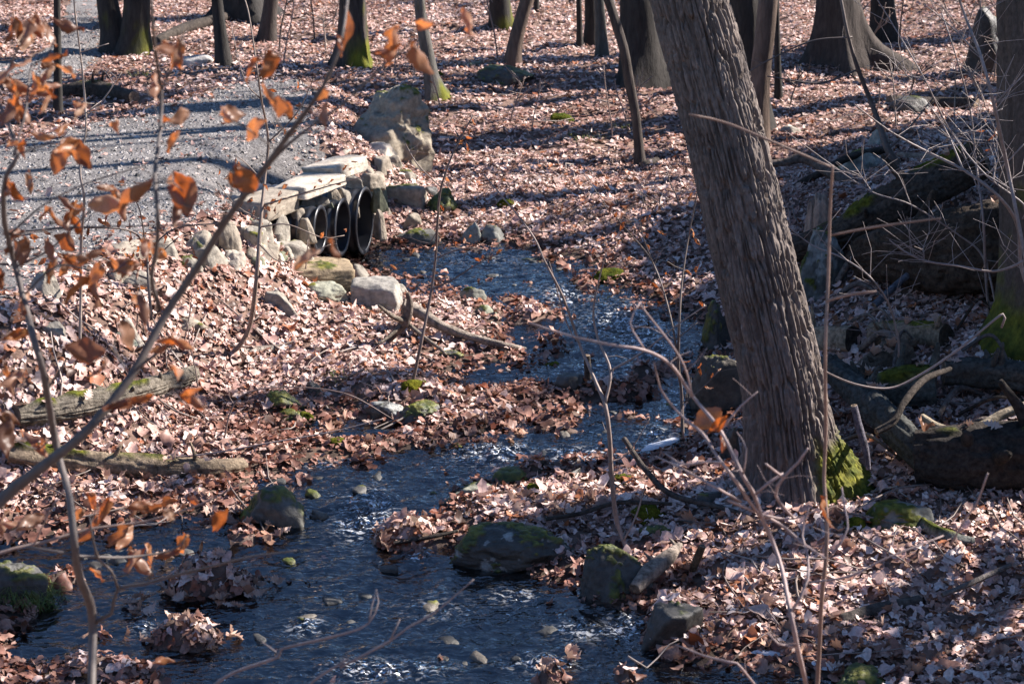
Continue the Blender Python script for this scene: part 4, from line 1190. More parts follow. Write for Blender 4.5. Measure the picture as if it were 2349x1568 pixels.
# gravel on the path
n = 60000
x = rng.uniform(-7, 0, n); y = rng.uniform(12, 26, n)
k = ((lookup(DP, x, y) < 0) | (lookup(DT, x, y) < 0)) & (np.abs(x) < .29*y+.5); x, y = x[k], y[k]; n = len(x)
s = rng.uniform(.006, .02, n)*np.where(rng.uniform(0, 1, n) < .06, 1.8, 1)
D = np.array([[1, 0, 0], [0, 1, 0], [-1, 0, 0], [0, -1, 0], [0, 0, 1.]])
ang = rng.uniform(0, 6.28, n)
sx = s*rng.uniform(.7, 1.3, n); sy = s*rng.uniform(.7, 1.3, n); sz = s*rng.uniform(.5, .9, n)
DX = D[None]*np.stack([sx, sy, sz], -1)[:, None, :]
V = np.stack([DX[..., 0]*np.cos(ang)[:, None]-DX[..., 1]*np.sin(ang)[:, None]+x[:, None], DX[..., 0]*np.sin(ang)[:, None]+DX[..., 1]*np.cos(ang)[:, None]+y[:, None], DX[..., 2]+(hz(x, y)+.007)[:, None]], -1)
T0 = np.array([[0, 1, 4], [1, 2, 4], [2, 3, 4], [3, 0, 4]])
T = (T0[None]+(np.arange(n)*5)[:, None, None]).reshape(-1, 3)
pc = np.array([.2, .188, .18])*(1+rng.normal(0, .5, (n, 1)))
tag(obj('path_gravel', mesh_np('path_gravel', V.reshape(-1, 3), None, T, np.clip(np.repeat(pc, 5, 0), .04, .7), smooth=False), M['pebble']), 'grey gravel chips scattered over the path', 'gravel', kind='stuff')

# single fallen leaves that stand out from the carpet
FM = []
for v in range(7):
    r = np.random.default_rng(700+v)
    TV, TQ = leaf_template(12, True, 700+v, r.uniform(.2, 1.2), r.uniform(-.2, .7), r.uniform(-1.4, 1.4), r.uniform(.36, .5))
    me = mesh_np('fallen_leaf', TV, TQ); me.materials.append(M['fallen']); FM.append(me)
LM = [(1190, 1250, 'the broad dark rock'), (1420, 1335, 'the mossy capped rock'), (1510, 1325, 'the split wood slab'), (615, 1170, 'the mossy block in the stream'), (540, 1400, 'the mid stream leaf island'), (400, 1500, 'the lower leaf island'), (330, 1066, 'the decaying brown log'),
      (2070, 1190, 'the grey rock at lower right'), (1985, 1560, 'the mossy rock on the bottom edge'), (1800, 1110, 'the leaning trunk foot'), (1070, 1125, 'the angular riffle rock'), (1140, 1460, 'the low flat stream rock'), (1540, 1450, 'the dark ledge rock'), (2020, 1400, 'the half buried dark log'), (2235, 1355, 'the straight grey stick'), (1600, 1285, 'the brown limb stump'),
      (960, 950, 'the dark peaked rock'), (645, 930, 'the moss covered rock'), (870, 945, 'the lichen rock'), (915, 1235, 'the small leaf jam'), (1310, 880, 'the small dark midstream rock'), (260, 900, 'the big weathered log'), (620, 803, 'the pale pole'), (940, 730, 'the knotty snag'), (640, 695, 'the half buried culvert rock'), (415, 745, 'the flat tan stone'), (110, 756, 'the flat grey stone'),
      (1150, 180, 'the far mossy boulder'), (1468, 380, 'the crooked tree'), (1000, 226, 'the curved tree'), (1380, 130, 'the three close trunks'), (1110, 545, 'the pool edge rocks'), (1020, 470, 'the mossy hummock'), (1930, 150, 'the buttressed tree'), (1970, 375, 'the pale lichen boulder'), (1880, 490, 'the jagged stump'), (2140, 240, 'the far dark log'), (1745, 330, 'the brown peeking trunk'), (2020, 830, 'the short sawn log'), (2060, 1010, 'the slanting grey log'), (2230, 1040, 'the massive dark log'), (2200, 985, 'the pale curved limb'), (2020, 320, 'the small pale stone')]
USED = set()
def near_label(u, v, what, how=''):
    a, b, n_ = min(LM, key=lambda q: ((q[0]-u)/1.6)**2+(q[1]-v)**2)
    du, dv = (u-a)/1.6, v-b
    far = '' if math.hypot(du, dv) < 60 else 'some way '
    rel = ('right of ' if du > 0 else 'left of ') if abs(du) > abs(dv) else ('in front of ' if dv > 0 else 'behind ')
    return what+how+' '+far+rel+n_
def fallen(u, v, size, label, group, tilt=.5):
    g = gnd(u, v)
    o = bpy.data.objects.new('fallen_leaf', random.choice(FM)); COL.objects.link(o)
    o.location = (g.x, g.y, max(g.z, float(zw(g.y)) if g.z < zw(g.y) else g.z)+.018)
    o.scale = (size,)*3
    hd = {'left': 1.57, 'right': -1.57, 'away': 0., 'nearer': 3.14}
    a_ = next((hd[k] for k in hd if ' pointing '+k in label), random.uniform(0, 6.28))
    o.rotation_euler = (random.gauss(0, tilt), random.gauss(0, tilt), a_+random.uniform(-.6, .6))
    tag(o, label, 'leaf', group)
ZN = [((1560, 1190, 2330, 1560), 95, 'loose curled oak leaf on the leaf carpet at the lower right', 'fallen leaves at the lower right'),
      ((360, 1270, 640, 1390), 34, 'brown leaf heaped on the leaf island in mid stream', 'fallen leaves on the mid stream island'),
      ((290, 1410, 560, 1500), 26, 'tan leaf heaped on the lower leaf island in the stream', 'fallen leaves on the lower island'),
      ((150, 1090, 520, 1185), 34, 'tan leaf on the near left bank below the decaying log', 'fallen leaves below the decaying log'),
      ((500, 1170, 690, 1250), 20, 'leaf packed against the mossy topped block in the stream', 'fallen leaves against the mossy block'),
      ((1180, 1130, 1480, 1200), 30, 'leaf on the leaf bar behind the broad dark rock', 'fallen leaves behind the broad rock'),
      ((860, 1205, 970, 1270), 14, 'leaf caught on the small leaf jam in the riffle', 'fallen leaves on the leaf jam'),
      ((1210, 1520, 1320, 1566), 8, 'upright oak leaf of the clump at the bottom edge', 'fallen leaves at the bottom edge'),
      ((640, 960, 1250, 1040), 34, 'leaf on the leaf spit above the lower run', 'fallen leaves on the leaf spit')]
for (a, b_, c, d), k, lab, grp in ZN:
    for _ in range(k):
        for _ in range(60):
            u, v, s_ = random.uniform(a, c), random.uniform(b_, d), random.uniform(.062, .105)
            lb = near_label(u, v, ('small' if s_ < .072 else 'smallish' if s_ < .083 else 'medium' if s_ < .094 else 'large')+' oak leaf', ' pointing '+random.choice(['left', 'right', 'away', 'nearer']))
            if lb not in USED: break
        USED.add(lb); fallen(u, v, s_, lb, grp)
for P, rd in LOGTOPS:                                 # leaves caught on the logs
    for _ in range(6):
        j = random.randrange(len(P)-1); t = random.random(); p = P[j].lerp(P[j+1], t)+Vector((random.gauss(0, .02), random.gauss(0, .03), rd[j]*1.02+.01))
        u, v = project(p)
        if not (0 < u < UW and 0 < v < UH): continue
        s_ = random.uniform(.07, .11)
        lb = near_label(u, v, ('small' if s_ < .09 else 'large')+' leaf stuck on log', random.choice(['', ' tip left', ' tip right', ' tip up']))
        if lb in USED: continue
        USED.add(lb); o = bpy.data.objects.new('fallen_leaf', random.choice(FM)); COL.objects.link(o); o.location = p; o.scale = (s_,)*3; o.rotation_euler = (random.gauss(0, .3), random.gauss(0, .3), random.uniform(0, 6.28))
        tag(o, lb, 'leaf', 'leaves caught on logs')
fallen(1962, 1100, .15, 'pale oak leaf standing upright at the mossy root of the leaning tree', None, .9)

# ------------------------------------------------------------------ saplings and branches with dry leaves
HM = []
for v in range(10):
    V, Q = leaf_hang(800+v)
    me = mesh_np('leaf', V, Q); me.materials.append(M['hanging']); HM.append(me)

BR = []
def hang_leaf(root, P, size):
    o = bpy.data.objects.new('leaf', random.choice(HM)); COL.objects.link(o)
    best = min(BR, key=lambda q: min((p-Vector(P)).length_squared for p in q[1]))
    o.parent = best[0]
    o.location = Vector(P)-root.location
    size *= .88; o.scale = (size*random.uniform(.9, 1.2), size, size)
    o.rotation_euler = (random.gauss(0, .8), random.gauss(0, .8), random.uniform(0, 6.28))
    return o

def sapling(name, label, stems, leaves=(), Y=None, size=.065, col=(.17, .135, .115), seed=0, cat='sapling', group=None, base=None, wob=.06, cluster=1, n=7, twigs=0, tw_len=.14, sag=0.):
    """stems: lists of (u, v, width px); the first is the stem, the others its branches"""
    r = random.Random(seed)
    if Y is None: Y = gnd(stems[0][0][0], stems[0][0][1]).y
    Pl = []
    ph = r.uniform(0, 6)
    def yof(u, v): return Y+wob*math.sin(u*.011+v*.013+ph)*(1 if base is not None else min(1, abs(v-stems[0][0][1])/150))
    for q in stems:
        Pl.append([atY(u, v, yof(u, v)) for u, v, w in q])
    if base is not None: org = Vector(base)
    else: org = Pl[0][0].copy()
    root = empty(name, org, label, cat, group)
    BR.clear()
    for i, (q, P) in enumerate(zip(stems, Pl)):
        rd = [max(w, 1.6)/2/ppm(Y) for u, v, w in q]
        if i == 0:
            if base is not None:
                P = [org-Vector((0, 0, .1)), org.lerp(P[0], .5)+Vector((.05, 0, -.05))]+P; rd = [rd[0]*1.3, rd[0]*1.15]+rd
            else:
                P = [P[0]-Vector((0, 0, .08))]+P; rd = [rd[0]]+rd
        V, Q, T = tube(P, rd, n, .03)
        V = V+0.12*np.mean(rd)*fbm(V*40, 2, seed)[:, None]
        c = np.array(col)*(1+.3*fbm(V*12, 3, seed+i)[:, None])
        bo = obj('stem' if i == 0 else 'branch', mesh_np('stem' if i == 0 else 'branch', V-np.array(org), Q, T, np.clip(c, .01, .9)), M['twig'], root)
        BR.append((bo, [P[j].lerp(P[j+1], f_) for j in range(len(P)-1) for f_ in (0, .33, .67)]+[P[-1]]))
    if twigs:
        A = Acc()
        for _ in range(twigs):
            P = r.choice(Pl); j = r.randrange(len(P)-1); p = P[j].lerp(P[j+1], r.random())
            d = Vector((r.uniform(-1, 1), r.uniform(-.6, .6), r.uniform(-.1, 1))).normalized()
            q1 = p+d*tw_len*r.uniform(.3, .6); q2 = q1+(d+Vector((r.uniform(-.5, .5), 0, r.uniform(-.4, .4)))).normalized()*tw_len*r.uniform(.3, .6)
            A.add(*tube([p, q1, q2], [.8/ppm(Y), .7/ppm(Y), .5/ppm(Y)], 4, .1)[:2])
        V = np.concatenate(A.V)-np.array(org)
        tg = obj('twigs', mesh_np('twigs', V, np.concatenate(A.Q), None, np.broadcast_to(np.array(col)*1.1, (len(V), 3))), M['twig'], root); tg['kind'] = 'stuff'
    for lf in leaves:
        u, v = lf[0], lf[1]; s_ = lf[2] if len(lf) > 2 else size
        for _ in range(cluster):
            hang_leaf(root, atY(u+r.gauss(0, 6), v-8+r.gauss(0, 5), yof(u, v)+r.gauss(0, .05)), s_*r.uniform(.8, 1.25))
    return root

def ground_at(x, y): return (x, y, float(hz(x, y)))

# blurred branch in front, left
F1L = [(620, 118, .085), (592, 138), (607, 205, .08), (642, 232, .08), (605, 280, .09), (632, 262, .09), (755, 212), (742, 235), (498, 270, .09), (520, 262, .08), (412, 290, .08), (400, 300, .07), (430, 268), (268, 285), (346, 178, .09), (405, 88, .08), (380, 100), (418, 105),
       (352, 415, .12), (378, 425, .12), (408, 440, .10), (388, 468), (395, 405, .11), (536, 385, .09), (530, 400, .08), (770, 545, .08), (745, 580, .09), (768, 95), (905, 68, .12), (960, 60, .11), (940, 100, .1), (930, 112), (1040, 30, .1), (790, 15, .1), (315, 685, .11), (300, 700, .1), (272, 750, .09), (240, 815, .1), (250, 840), (385, 780, .1), (365, 790, .09), (392, 845, .1), (418, 905, .09), (462, 905, .09), (300, 925, .08), (326, 918, .09), (352, 905, .08)]
sapling('beech_sapling', 'blurred slanting beech branch with curled rust leaves across the left foreground',
        [[(-160, 1330, 34), (0, 1148, 32), (60, 1098, 30), (112, 1058, 27), (200, 985, 24), (300, 862, 22), (380, 720, 21), (450, 615, 19), (520, 503, 17), (600, 395, 15), (660, 312, 13), (720, 230, 11), (760, 160, 9), (785, 80, 7), (800, -20, 6)],
         [(366, 706, 12), (348, 640, 11), (360, 560, 10), (362, 490, 10), (355, 400, 10), (368, 290, 9), (369, 210, 9), (358, 130, 8), (350, 50, 7), (346, -20, 6)],
         [(575, 430, 8), (640, 352, 8), (700, 300, 7), (790, 235, 6), (880, 150, 5), (930, 112, 4), (950, 70, 3)],
         [(310, 850, 9), (360, 810, 8), (410, 785, 6)], [(180, 1000, 7), (240, 960, 6), (330, 930, 5), (400, 900, 4), (462, 890, 3)], [(369, 210, 5), (410, 120, 4), (420, 80, 3)], [(355, 420, 5), (395, 415, 4), (420, 440, 3)], [(660, 312, 5), (630, 270, 4), (610, 220, 3)],
         [(470, 580, 5), (520, 480, 4), (537, 390, 3)], [(300, 862, 5), (262, 800, 4), (270, 745, 3)], [(640, 350, 4), (560, 290, 4), (500, 265, 3)], [(369, 290, 4), (412, 285, 3)]],
        F1L, Y=4.25, size=.072, col=(.085, .07, .064), seed=1, base=ground_at(-1.65, 4.2), wob=.12, cluster=1, twigs=24, tw_len=.1)
# second stem at the far left
F2L = [(70, 175, .08), (30, 160, .09), (92, 190, .08), (125, 160, .08), (60, 55, .08), (20, 240, .09), (45, 235), (100, 150), (20, 40), (85, 50), (35, 335, .08), (20, 415, .08), (62, 400), (130, 320), (150, 330, .08), (180, 330, .09), (198, 255, .08), (115, 55), (260, 440, .09), (200, 475, .09), (150, 340), (45, 690, .09), (62, 765, .1), (110, 555, .08), (132, 600, .09), (60, 535, .08), (150, 595, .08), (215, 635, .1), (240, 605, .1), (235, 580, .09), (10, 955, .09), (95, 1025, .09), (20, 1005, .08), (75, 1030), (10, 830), (40, 860), (25, 560), (5, 640), (30, 180), (10, 200, .09), (110, 205), (70, 215), (180, 470), (160, 500), (270, 445), (125, 480), (330, 560), (310, 610, .08), (345, 570)]
sapling('beech_sapling', 'dark upright sapling stem with rust leaves at the far left foreground',
        [[(211, 1640, 24), (211, 1568, 23), (213, 1451, 23), (208, 1388, 23), (182, 1321, 21), (171, 1247, 20), (160, 1143, 19), (137, 1054, 18), (122, 987, 18), (100, 855, 17), (75, 770, 16), (58, 700, 15), (30, 590, 14), (8, 490, 13), (15, 400, 11), (40, 360, 10), (25, 300, 9), (-10, 220, 8)],
         [(217, 1428, 10), (256, 1406, 10), (269, 1351, 9), (334, 1338, 9), (408, 1317, 8), (482, 1299, 7), (575, 1276, 5), (680, 1262, 3)], [(271, 1349, 7), (256, 1310, 6), (226, 1280, 6), (211, 1224, 5), (205, 1180, 3)],
         [(60, 1254, 7), (150, 1268, 7), (186, 1275, 7), (278, 1278, 6), (334, 1273, 6), (390, 1263, 5), (416, 1250, 4), (427, 1228, 3)], [(340, 1338, 4), (350, 1305, 4), (338, 1275, 3)],
         [(105, 900, 7), (130, 860, 6), (150, 830, 4)], [(40, 610, 6), (110, 575, 5), (170, 520, 5), (230, 460, 4), (270, 440, 3)], [(20, 540, 6), (100, 470, 4), (200, 420, 4), (330, 380, 3)], [(30, 360, 5), (60, 250, 5), (72, 150, 4), (110, 130, 4), (125, 90, 3)],
         [(-5, 230, 5), (20, 160, 5), (60, 70, 4), (90, 40, 3)], [(52, 680, 5), (130, 610, 5), (215, 620, 4), (240, 590, 3)], [(20, 540, 4), (170, 522, 4), (300, 518, 3), (470, 515, 3)], [(122, 1000, 5), (90, 1030, 4), (40, 1010, 3), (5, 960, 3)], [(40, 355, 4), (110, 330, 3), (190, 325, 3), (200, 260, 3)]],
        F2L, Y=4.7, size=.076, col=(.095, .078, .07), seed=2, base=ground_at(-1.02, 4.7), wob=.1, cluster=2)
sapling('beech_sapling', 'low blurred twig with hanging tan leaves over the lower left water',
        [[(-120, 1330, 8), (0, 1268, 8), (110, 1240, 8), (205, 1213, 7), (334, 1195, 6), (464, 1154, 5), (549, 1110, 3)], [(74, 1260, 4), (110, 1180, 4), (150, 1120, 3)], [(270, 1265, 4), (297, 1233, 3)], [(205, 1213, 4), (230, 1150, 3), (290, 1130, 3)]],
        [(205, 1140, .09), (193, 1165, .09), (296, 1195, .11), (302, 1215, .1), (315, 1150, .09), (362, 1165, .1), (390, 1150, .1), (372, 1180, .08), (456, 1170, .1), (527, 1168, .1), (258, 1145, .1), (13, 1180, .08), (215, 1190, .09), (300, 1265, .1), (298, 1280, .09), (340, 1250, .09), (410, 1250, .09), (405, 1268, .08), (420, 1240), (337, 1265), (200, 1310, .08), (60, 1200), (108, 1185)],
        Y=4.9, size=.085, col=(.2, .15, .13), seed=3, base=ground_at(-2.1, 4.6), wob=.06)
sapling('bare_sapling', 'pale bare twig arching over the water at the lower centre',
        [[(420, 1640, 9), (480, 1580, 9), (534, 1543, 8), (638, 1506, 8), (645, 1488, 7), (705, 1473, 7), (797, 1450, 6), (846, 1428, 5), (868, 1380, 4), (863, 1350, 3)], [(780, 1530, 6), (846, 1495, 6), (894, 1469, 6), (939, 1436, 5), (994, 1406, 5), (1087, 1328, 3)], [(846, 1428, 4), (853, 1388, 4), (863, 1352, 3)], [(640, 1500, 4), (600, 1470, 3)], [(800, 1510, 6), (720, 1560, 7), (640, 1640, 8)], [(894, 1469, 4), (917, 1420, 3)]],
        [(395, 1520, .1)], Y=5.0, size=.08, col=(.24, .19, .175), seed=4, base=ground_at(-.95, 4.9), wob=.08)
# blurred bare shrub in front, right
sapling('bare_sapling', 'blurred bare forked shrub with violet grey twigs in the right foreground',
        [[(1865, 1640, 13), (1849, 1568, 12), (1830, 1488, 12), (1819, 1432, 12), (1808, 1377, 11), (1793, 1302, 11), (1771, 1239, 11), (1745, 1180, 11), (1730, 1135, 10), (1704, 1091, 10), (1652, 987, 9), (1590, 910, 8), (1540, 838, 8), (1480, 803, 7), (1400, 790, 6), (1290, 765, 5), (1215, 740, 4)],
         [(1745, 1183, 9), (1723, 1154, 9), (1682, 1095, 9), (1645, 1046, 8), (1612, 994, 8), (1570, 960, 6), (1520, 900, 5), (1500, 830, 4)], [(1730, 1135, 8), (1762, 1108, 7), (1797, 1085, 6)], [(1819, 1187, 8), (1779, 1135, 8), (1797, 1095, 8), (1830, 1061, 7), (1853, 1028, 5)], [(1797, 1095, 6), (1775, 1078, 6), (1756, 1063, 5)],
         [(1671, 1147, 7), (1749, 1180, 8), (1801, 1210, 8), (1838, 1243, 7), (1894, 1280, 5)], [(1700, 1150, 6), (1634, 1113, 6), (1560, 1072, 5), (1504, 1046, 4)], [(1660, 1060, 6), (1626, 1058, 6), (1567, 1065, 5), (1526, 1039, 4)],
         [(1816, 1402, 7), (1838, 1365, 7), (1853, 1328, 7), (1853, 1276, 6), (1840, 1228, 6), (1845, 1195, 5), (1856, 1165, 4)], [(1856, 1336, 6), (1949, 1321, 6), (2023, 1284, 5), (2098, 1254, 5), (2164, 1228, 3)], [(1900, 1280, 5), (1923, 1254, 5), (1945, 1210, 5), (1938, 1165, 5), (1931, 1117, 4)],
         [(1830, 1480, 6), (1786, 1477, 6), (1760, 1451, 4)], [(1740, 1580, 6), (1690, 1520, 6), (1671, 1517, 6), (1615, 1503, 6), (1549, 1477, 4)], [(1590, 910, 5), (1560, 820, 5), (1470, 700, 4)], [(1652, 987, 6), (1700, 930, 5), (1738, 898, 3)], [(1745, 1180, 6), (1820, 1190, 5), (1880, 1165, 4)], [(1480, 803, 4), (1445, 740, 4), (1470, 692, 3)], [(1704, 1091, 5), (1712, 1030, 4), (1690, 990, 3)], [(2180, 1250, 5), (2216, 1187, 5), (2239, 1158, 5), (2266, 1085, 4)]],
        [(1655, 945, .1), (1668, 955, .1), (1880, 1145, .09), (1650, 1010, .06)], Y=5.2, size=.08, col=(.27, .2, .185), seed=5, base=ground_at(.88, 5.0), wob=.12, twigs=26, tw_len=.1)
sapling('bare_sapling', 'tall thin brown wand, out of focus, before the leaning trunk',
        [[(1873, 1640, 12), (1875, 1568, 12), (1881, 1451, 11), (1886, 1358, 11), (1894, 1284, 10), (1897, 1195, 10), (1890, 1098, 9), (1894, 987, 9), (1893, 800, 8), (1900, 640, 8), (1904, 480, 7), (1910, 380, 6)], [(1896, 690, 7), (1950, 675, 7), (2010, 668, 5)], [(1902, 540, 5), (2010, 520, 6), (2160, 500, 4)], [(1912, 385, 5), (1760, 320, 6), (1660, 280, 6), (1580, 262, 5)]],
        [], Y=5.6, col=(.2, .13, .1), seed=6, base=ground_at(.95, 5.6), wob=.05)
# centre saplings in focus
sapling('bare_sapling', 'thin forked bare sapling standing between the broad rock and the mossy capped rock',
        [[(1443, 1270, 14), (1415, 1195, 13), (1402, 1080, 12), (1398, 1000, 11), (1388, 930, 10), (1368, 880, 9), (1330, 790, 7), (1295, 690, 6), (1250, 600, 5), (1215, 530, 4), (1110, 400, 3)], [(1388, 925, 8), (1400, 850, 7), (1370, 770, 6), (1362, 700, 4), (1390, 580, 3)], [(1400, 850, 6), (1470, 810, 5), (1560, 740, 4), (1620, 700, 3)], [(1430, 1240, 5), (1460, 1180, 5), (1480, 1110, 3)], [(1395, 1060, 4), (1440, 1040, 3), (1490, 960, 2)], [(1330, 790, 3), (1300, 740, 3), (1260, 600, 2)], [(1402, 1120, 4), (1450, 1098, 3)]],
        [], col=(.24, .185, .16), seed=7, twigs=10, wob=.1)
BL = .055
sapling('beech_sapling', 'slender young beech with rust leaf tufts in the centre, left of the pool run',
        [[(945, 886, 9), (965, 790, 8), (985, 690, 7), (998, 600, 6), (1004, 500, 6), (1012, 430, 5), (1040, 350, 4), (1085, 265, 3)], [(988, 665, 5), (1040, 640, 4), (1095, 605, 3), (1150, 578, 2)], [(1008, 520, 3), (985, 560, 2)], [(1004, 590, 3), (1060, 570, 3), (1110, 572, 2)], [(1012, 430, 3), (960, 380, 3), (930, 330, 2)]],
        [(1005, 565), (992, 572), (1012, 552), (1042, 562), (1080, 545), (1068, 548), (1062, 340), (1070, 350), (1056, 362), (1045, 330), (1080, 300), (1072, 325), (1130, 582), (1120, 595), (1116, 606), (1080, 620), (1020, 420), (1000, 480), (955, 640), (905, 612), (1092, 275), (960, 575), (1028, 570), (1135, 600), (1150, 580), (975, 700)], col=(.15, .11, .095), seed=8, size=BL, twigs=14, wob=.1)
sapling('beech_sapling', 'young beech with tufts of rust leaves in front of the culvert path',
        [[(532, 818, 12), (571, 752, 11), (588, 640, 10), (598, 506, 9), (608, 403, 7), (615, 319, 6), (600, 230, 5), (591, 168, 4), (571, 34, 3), (554, -20, 3)], [(605, 470, 5), (680, 448, 4), (760, 425, 3), (850, 400, 2)], [(600, 520, 4), (660, 515, 3), (740, 545, 3), (790, 540, 2)], [(606, 420, 4), (570, 380, 3), (545, 360, 2)], [(612, 330, 4), (680, 260, 3), (720, 180, 2)], [(598, 506, 4), (540, 470, 3), (500, 420, 2)], [(594, 560, 4), (650, 600, 3), (760, 560, 2)], [(600, 230, 3), (560, 180, 2), (530, 60, 2)]],
        [(525, 380), (545, 375), (560, 470), (575, 455), (590, 470), (570, 490), (605, 480), (620, 455), (640, 445), (670, 440), (730, 425), (740, 415), (760, 420), (770, 430), (800, 385), (810, 380), (820, 390), (630, 480), (600, 430), (612, 380), (555, 375), (530, 410), (585, 500), (620, 500), (500, 400), (600, 210), (590, 175), (660, 320), (690, 270), (640, 300), (680, 190), (745, 540), (790, 535), (655, 590), (585, 440), (575, 480), (595, 510), (650, 470)], col=(.2, .15, .12), seed=9, size=BL, twigs=20, wob=.15)
sapling('bare_sapling', 'tall pale thin sapling at left reaching from the old log to the top edge',
        [[(183, 828, 8), (185, 700, 7), (186, 560, 7), (193, 460, 6), (184, 400, 6), (186, 350, 5), (197, 300, 5), (194, 220, 5), (184, 120, 4), (172, 30, 4), (168, -30, 3)], [(196, 260, 3), (235, 230, 3), (280, 165, 2)], [(184, 120, 3), (250, 100, 2)]], [], col=(.3, .24, .2), seed=10, twigs=14, wob=.1)
sapling('beech_sapling', 'spray of rust beech leaves on thin dark branches over the path edge stones',
        [[(345, 705, 8), (340, 640, 7), (335, 580, 6), (300, 530, 5), (170, 522, 5), (60, 530, 4)], [(335, 580, 5), (400, 525, 4), (500, 512, 3)], [(340, 640, 5), (290, 620, 4), (230, 590, 3), (150, 575, 2)], [(336, 590, 4), (320, 480, 3), (290, 440, 2)], [(338, 620, 4), (380, 570, 3), (410, 545, 2)]],
        [(225, 512), (238, 520), (245, 508), (265, 512), (305, 530), (318, 540), (325, 548), (335, 560), (185, 545), (195, 530), (105, 535), (108, 552), (65, 548), (75, 560), (275, 515), (345, 505), (355, 520), (170, 500), (290, 600), (300, 615), (305, 630), (322, 625), (332, 630), (318, 600), (280, 588), (275, 560), (250, 575), (295, 580), (310, 575), (340, 590), (140, 590), (150, 610), (120, 600), (430, 590), (435, 570), (425, 600), (380, 545), (150, 645), (160, 630), (265, 630)], Y=11.2, col=(.13, .1, .085), seed=11, size=.062, twigs=22, base=None, wob=.2)
sapling('beech_sapling', 'thin sapling with a few rust leaves at the water edge left of the leaning trunk',
        [[(1566, 1010, 9), (1563, 900, 8), (1556, 840, 8), (1558, 740, 6), (1565, 640, 5), (1580, 540, 4), (1600, 440, 3)], [(1556, 840, 6), (1545, 760, 5), (1520, 660, 4), (1490, 590, 4), (1440, 530, 3), (1390, 470, 2), (1340, 400, 2)], [(1560, 930, 4), (1610, 890, 3), (1650, 850, 3)], [(1548, 780, 3), (1600, 740, 2)], [(1500, 610, 3), (1470, 520, 2), (1480, 450, 2)]],
        [(1390, 470), (1400, 480), (1410, 490), (1430, 500), (1432, 515), (1465, 530), (1470, 540), (1482, 515), (1490, 500), (1380, 430), (1325, 390), (1360, 420), (1580, 540), (1585, 560), (1590, 620), (1575, 630), (1605, 610), (1475, 560), (1500, 540), (1595, 700), (1600, 855), (1615, 840), (1640, 860), (1620, 895), (1645, 850), (1592, 835), (1520, 640), (1440, 600), (1450, 615), (1490, 660), (1530, 700), (1590, 455)], col=(.14, .11, .095), seed=12, size=.06, twigs=16, wob=.12)
# leaning dead sapling and shrub twigs at the right
sapling('leaning_sapling', 'dark dead sapling leaning across the upper right bank',
        [[(2095, 425, 15), (2060, 375, 16), (2035, 340, 17), (2015, 280, 14), (1990, 215, 11), (1965, 150, 10), (1945, 80, 8), (1925, -20, 7)], [(2035, 345, 7), (2080, 300, 5), (2160, 200, 3)], [(1968, 160, 5), (1880, 190, 4), (1760, 175, 3)], [(1955, 85, 4), (1860, 95, 4), (1760, 140, 3), (1710, 170, 2)]], [], Y=15.6, col=(.12, .095, .085), seed=13, twigs=10, cat='dead sapling', wob=.1)
for i, (lab, stems, Y, lv) in enumerate([
    ('grey shrub stem arching from the right edge over the log pile', [[(2400, 760, 11), (2345, 620, 10), (2335, 520, 9), (2290, 450, 8), (2210, 390, 7), (2130, 350, 6), (2040, 300, 4), (1960, 240, 3)], [(2210, 390, 5), (2170, 300, 4), (2130, 240, 3)], [(2240, 405, 4), (2300, 380, 4), (2349, 330, 3)], [(2130, 350, 4), (2190, 310, 3), (2240, 300, 2)]], 10.6, []),
    ('long thin twig crossing in front of the mossy ridge log', [[(2300, 790, 6), (2285, 700, 6), (2255, 590, 5), (2200, 540, 4), (2090, 470, 4), (2000, 440, 3), (1910, 380, 3), (1800, 300, 2)], [(2090, 470, 3), (2060, 400, 2), (2040, 390, 2)], [(2000, 440, 3), (1960, 380, 2)]], 11.5, []),
    ('thin twig curving from the cut logs up to the leaning trunk', [[(2062, 790, 5), (2050, 730, 5), (2030, 680, 5), (1990, 630, 4), (1930, 590, 4), (1860, 560, 3), (1790, 505, 2)]], 10.9, []),
    ('forked pale red twig in front of the blue lichen boulder', [[(2390, 560, 6), (2345, 600, 6), (2280, 622, 6), (2200, 610, 5), (2130, 600, 5), (2080, 580, 4), (2040, 550, 3)], [(2120, 595, 3), (2118, 565, 2)]], 10.4, []),
    ('thin upright shrub stem at far right with rust leaves', [[(2276, 810, 8), (2262, 640, 7), (2255, 500, 6), (2240, 380, 5), (2225, 250, 4), (2190, 120, 3), (2160, 30, 3)], [(2240, 380, 4), (2290, 330, 3), (2320, 280, 2)], [(2225, 250, 3), (2270, 180, 3), (2300, 90, 2)], [(2250, 450, 3), (2200, 330, 2), (2150, 260, 2)]], 11.6, [(2262, 300), (2275, 315), (2290, 325), (2300, 300), (2310, 320), (2285, 290), (2265, 285), (2272, 335), (2295, 310)]),
    ('bent grey shoot rising along the right edge', [[(2360, 640, 9), (2330, 480, 9), (2310, 380, 9), (2280, 240, 8), (2250, 130, 7), (2215, 40, 6), (2190, -30, 5)], [(2280, 240, 4), (2340, 180, 3)], [(2250, 130, 4), (2180, 60, 3), (2120, 10, 2)]], 9.6, []),
    ('bundle of thin shoots crossing at the upper right', [[(2349, 470, 5), (2260, 400, 4), (2180, 300, 4), (2120, 180, 3), (2050, 60, 3), (2000, -20, 2)], [(2260, 400, 3), (2330, 440, 2)], [(2180, 300, 3), (2300, 250, 2)], [(2120, 180, 3), (2060, 170, 2)]], 10.2, [])]):
    sapling('shrub', lab, stems, lv, Y=Y, size=.06, col=(.21, .175, .165), seed=20+i, cat='shrub', twigs=30, tw_len=.3, wob=.15, base=None)
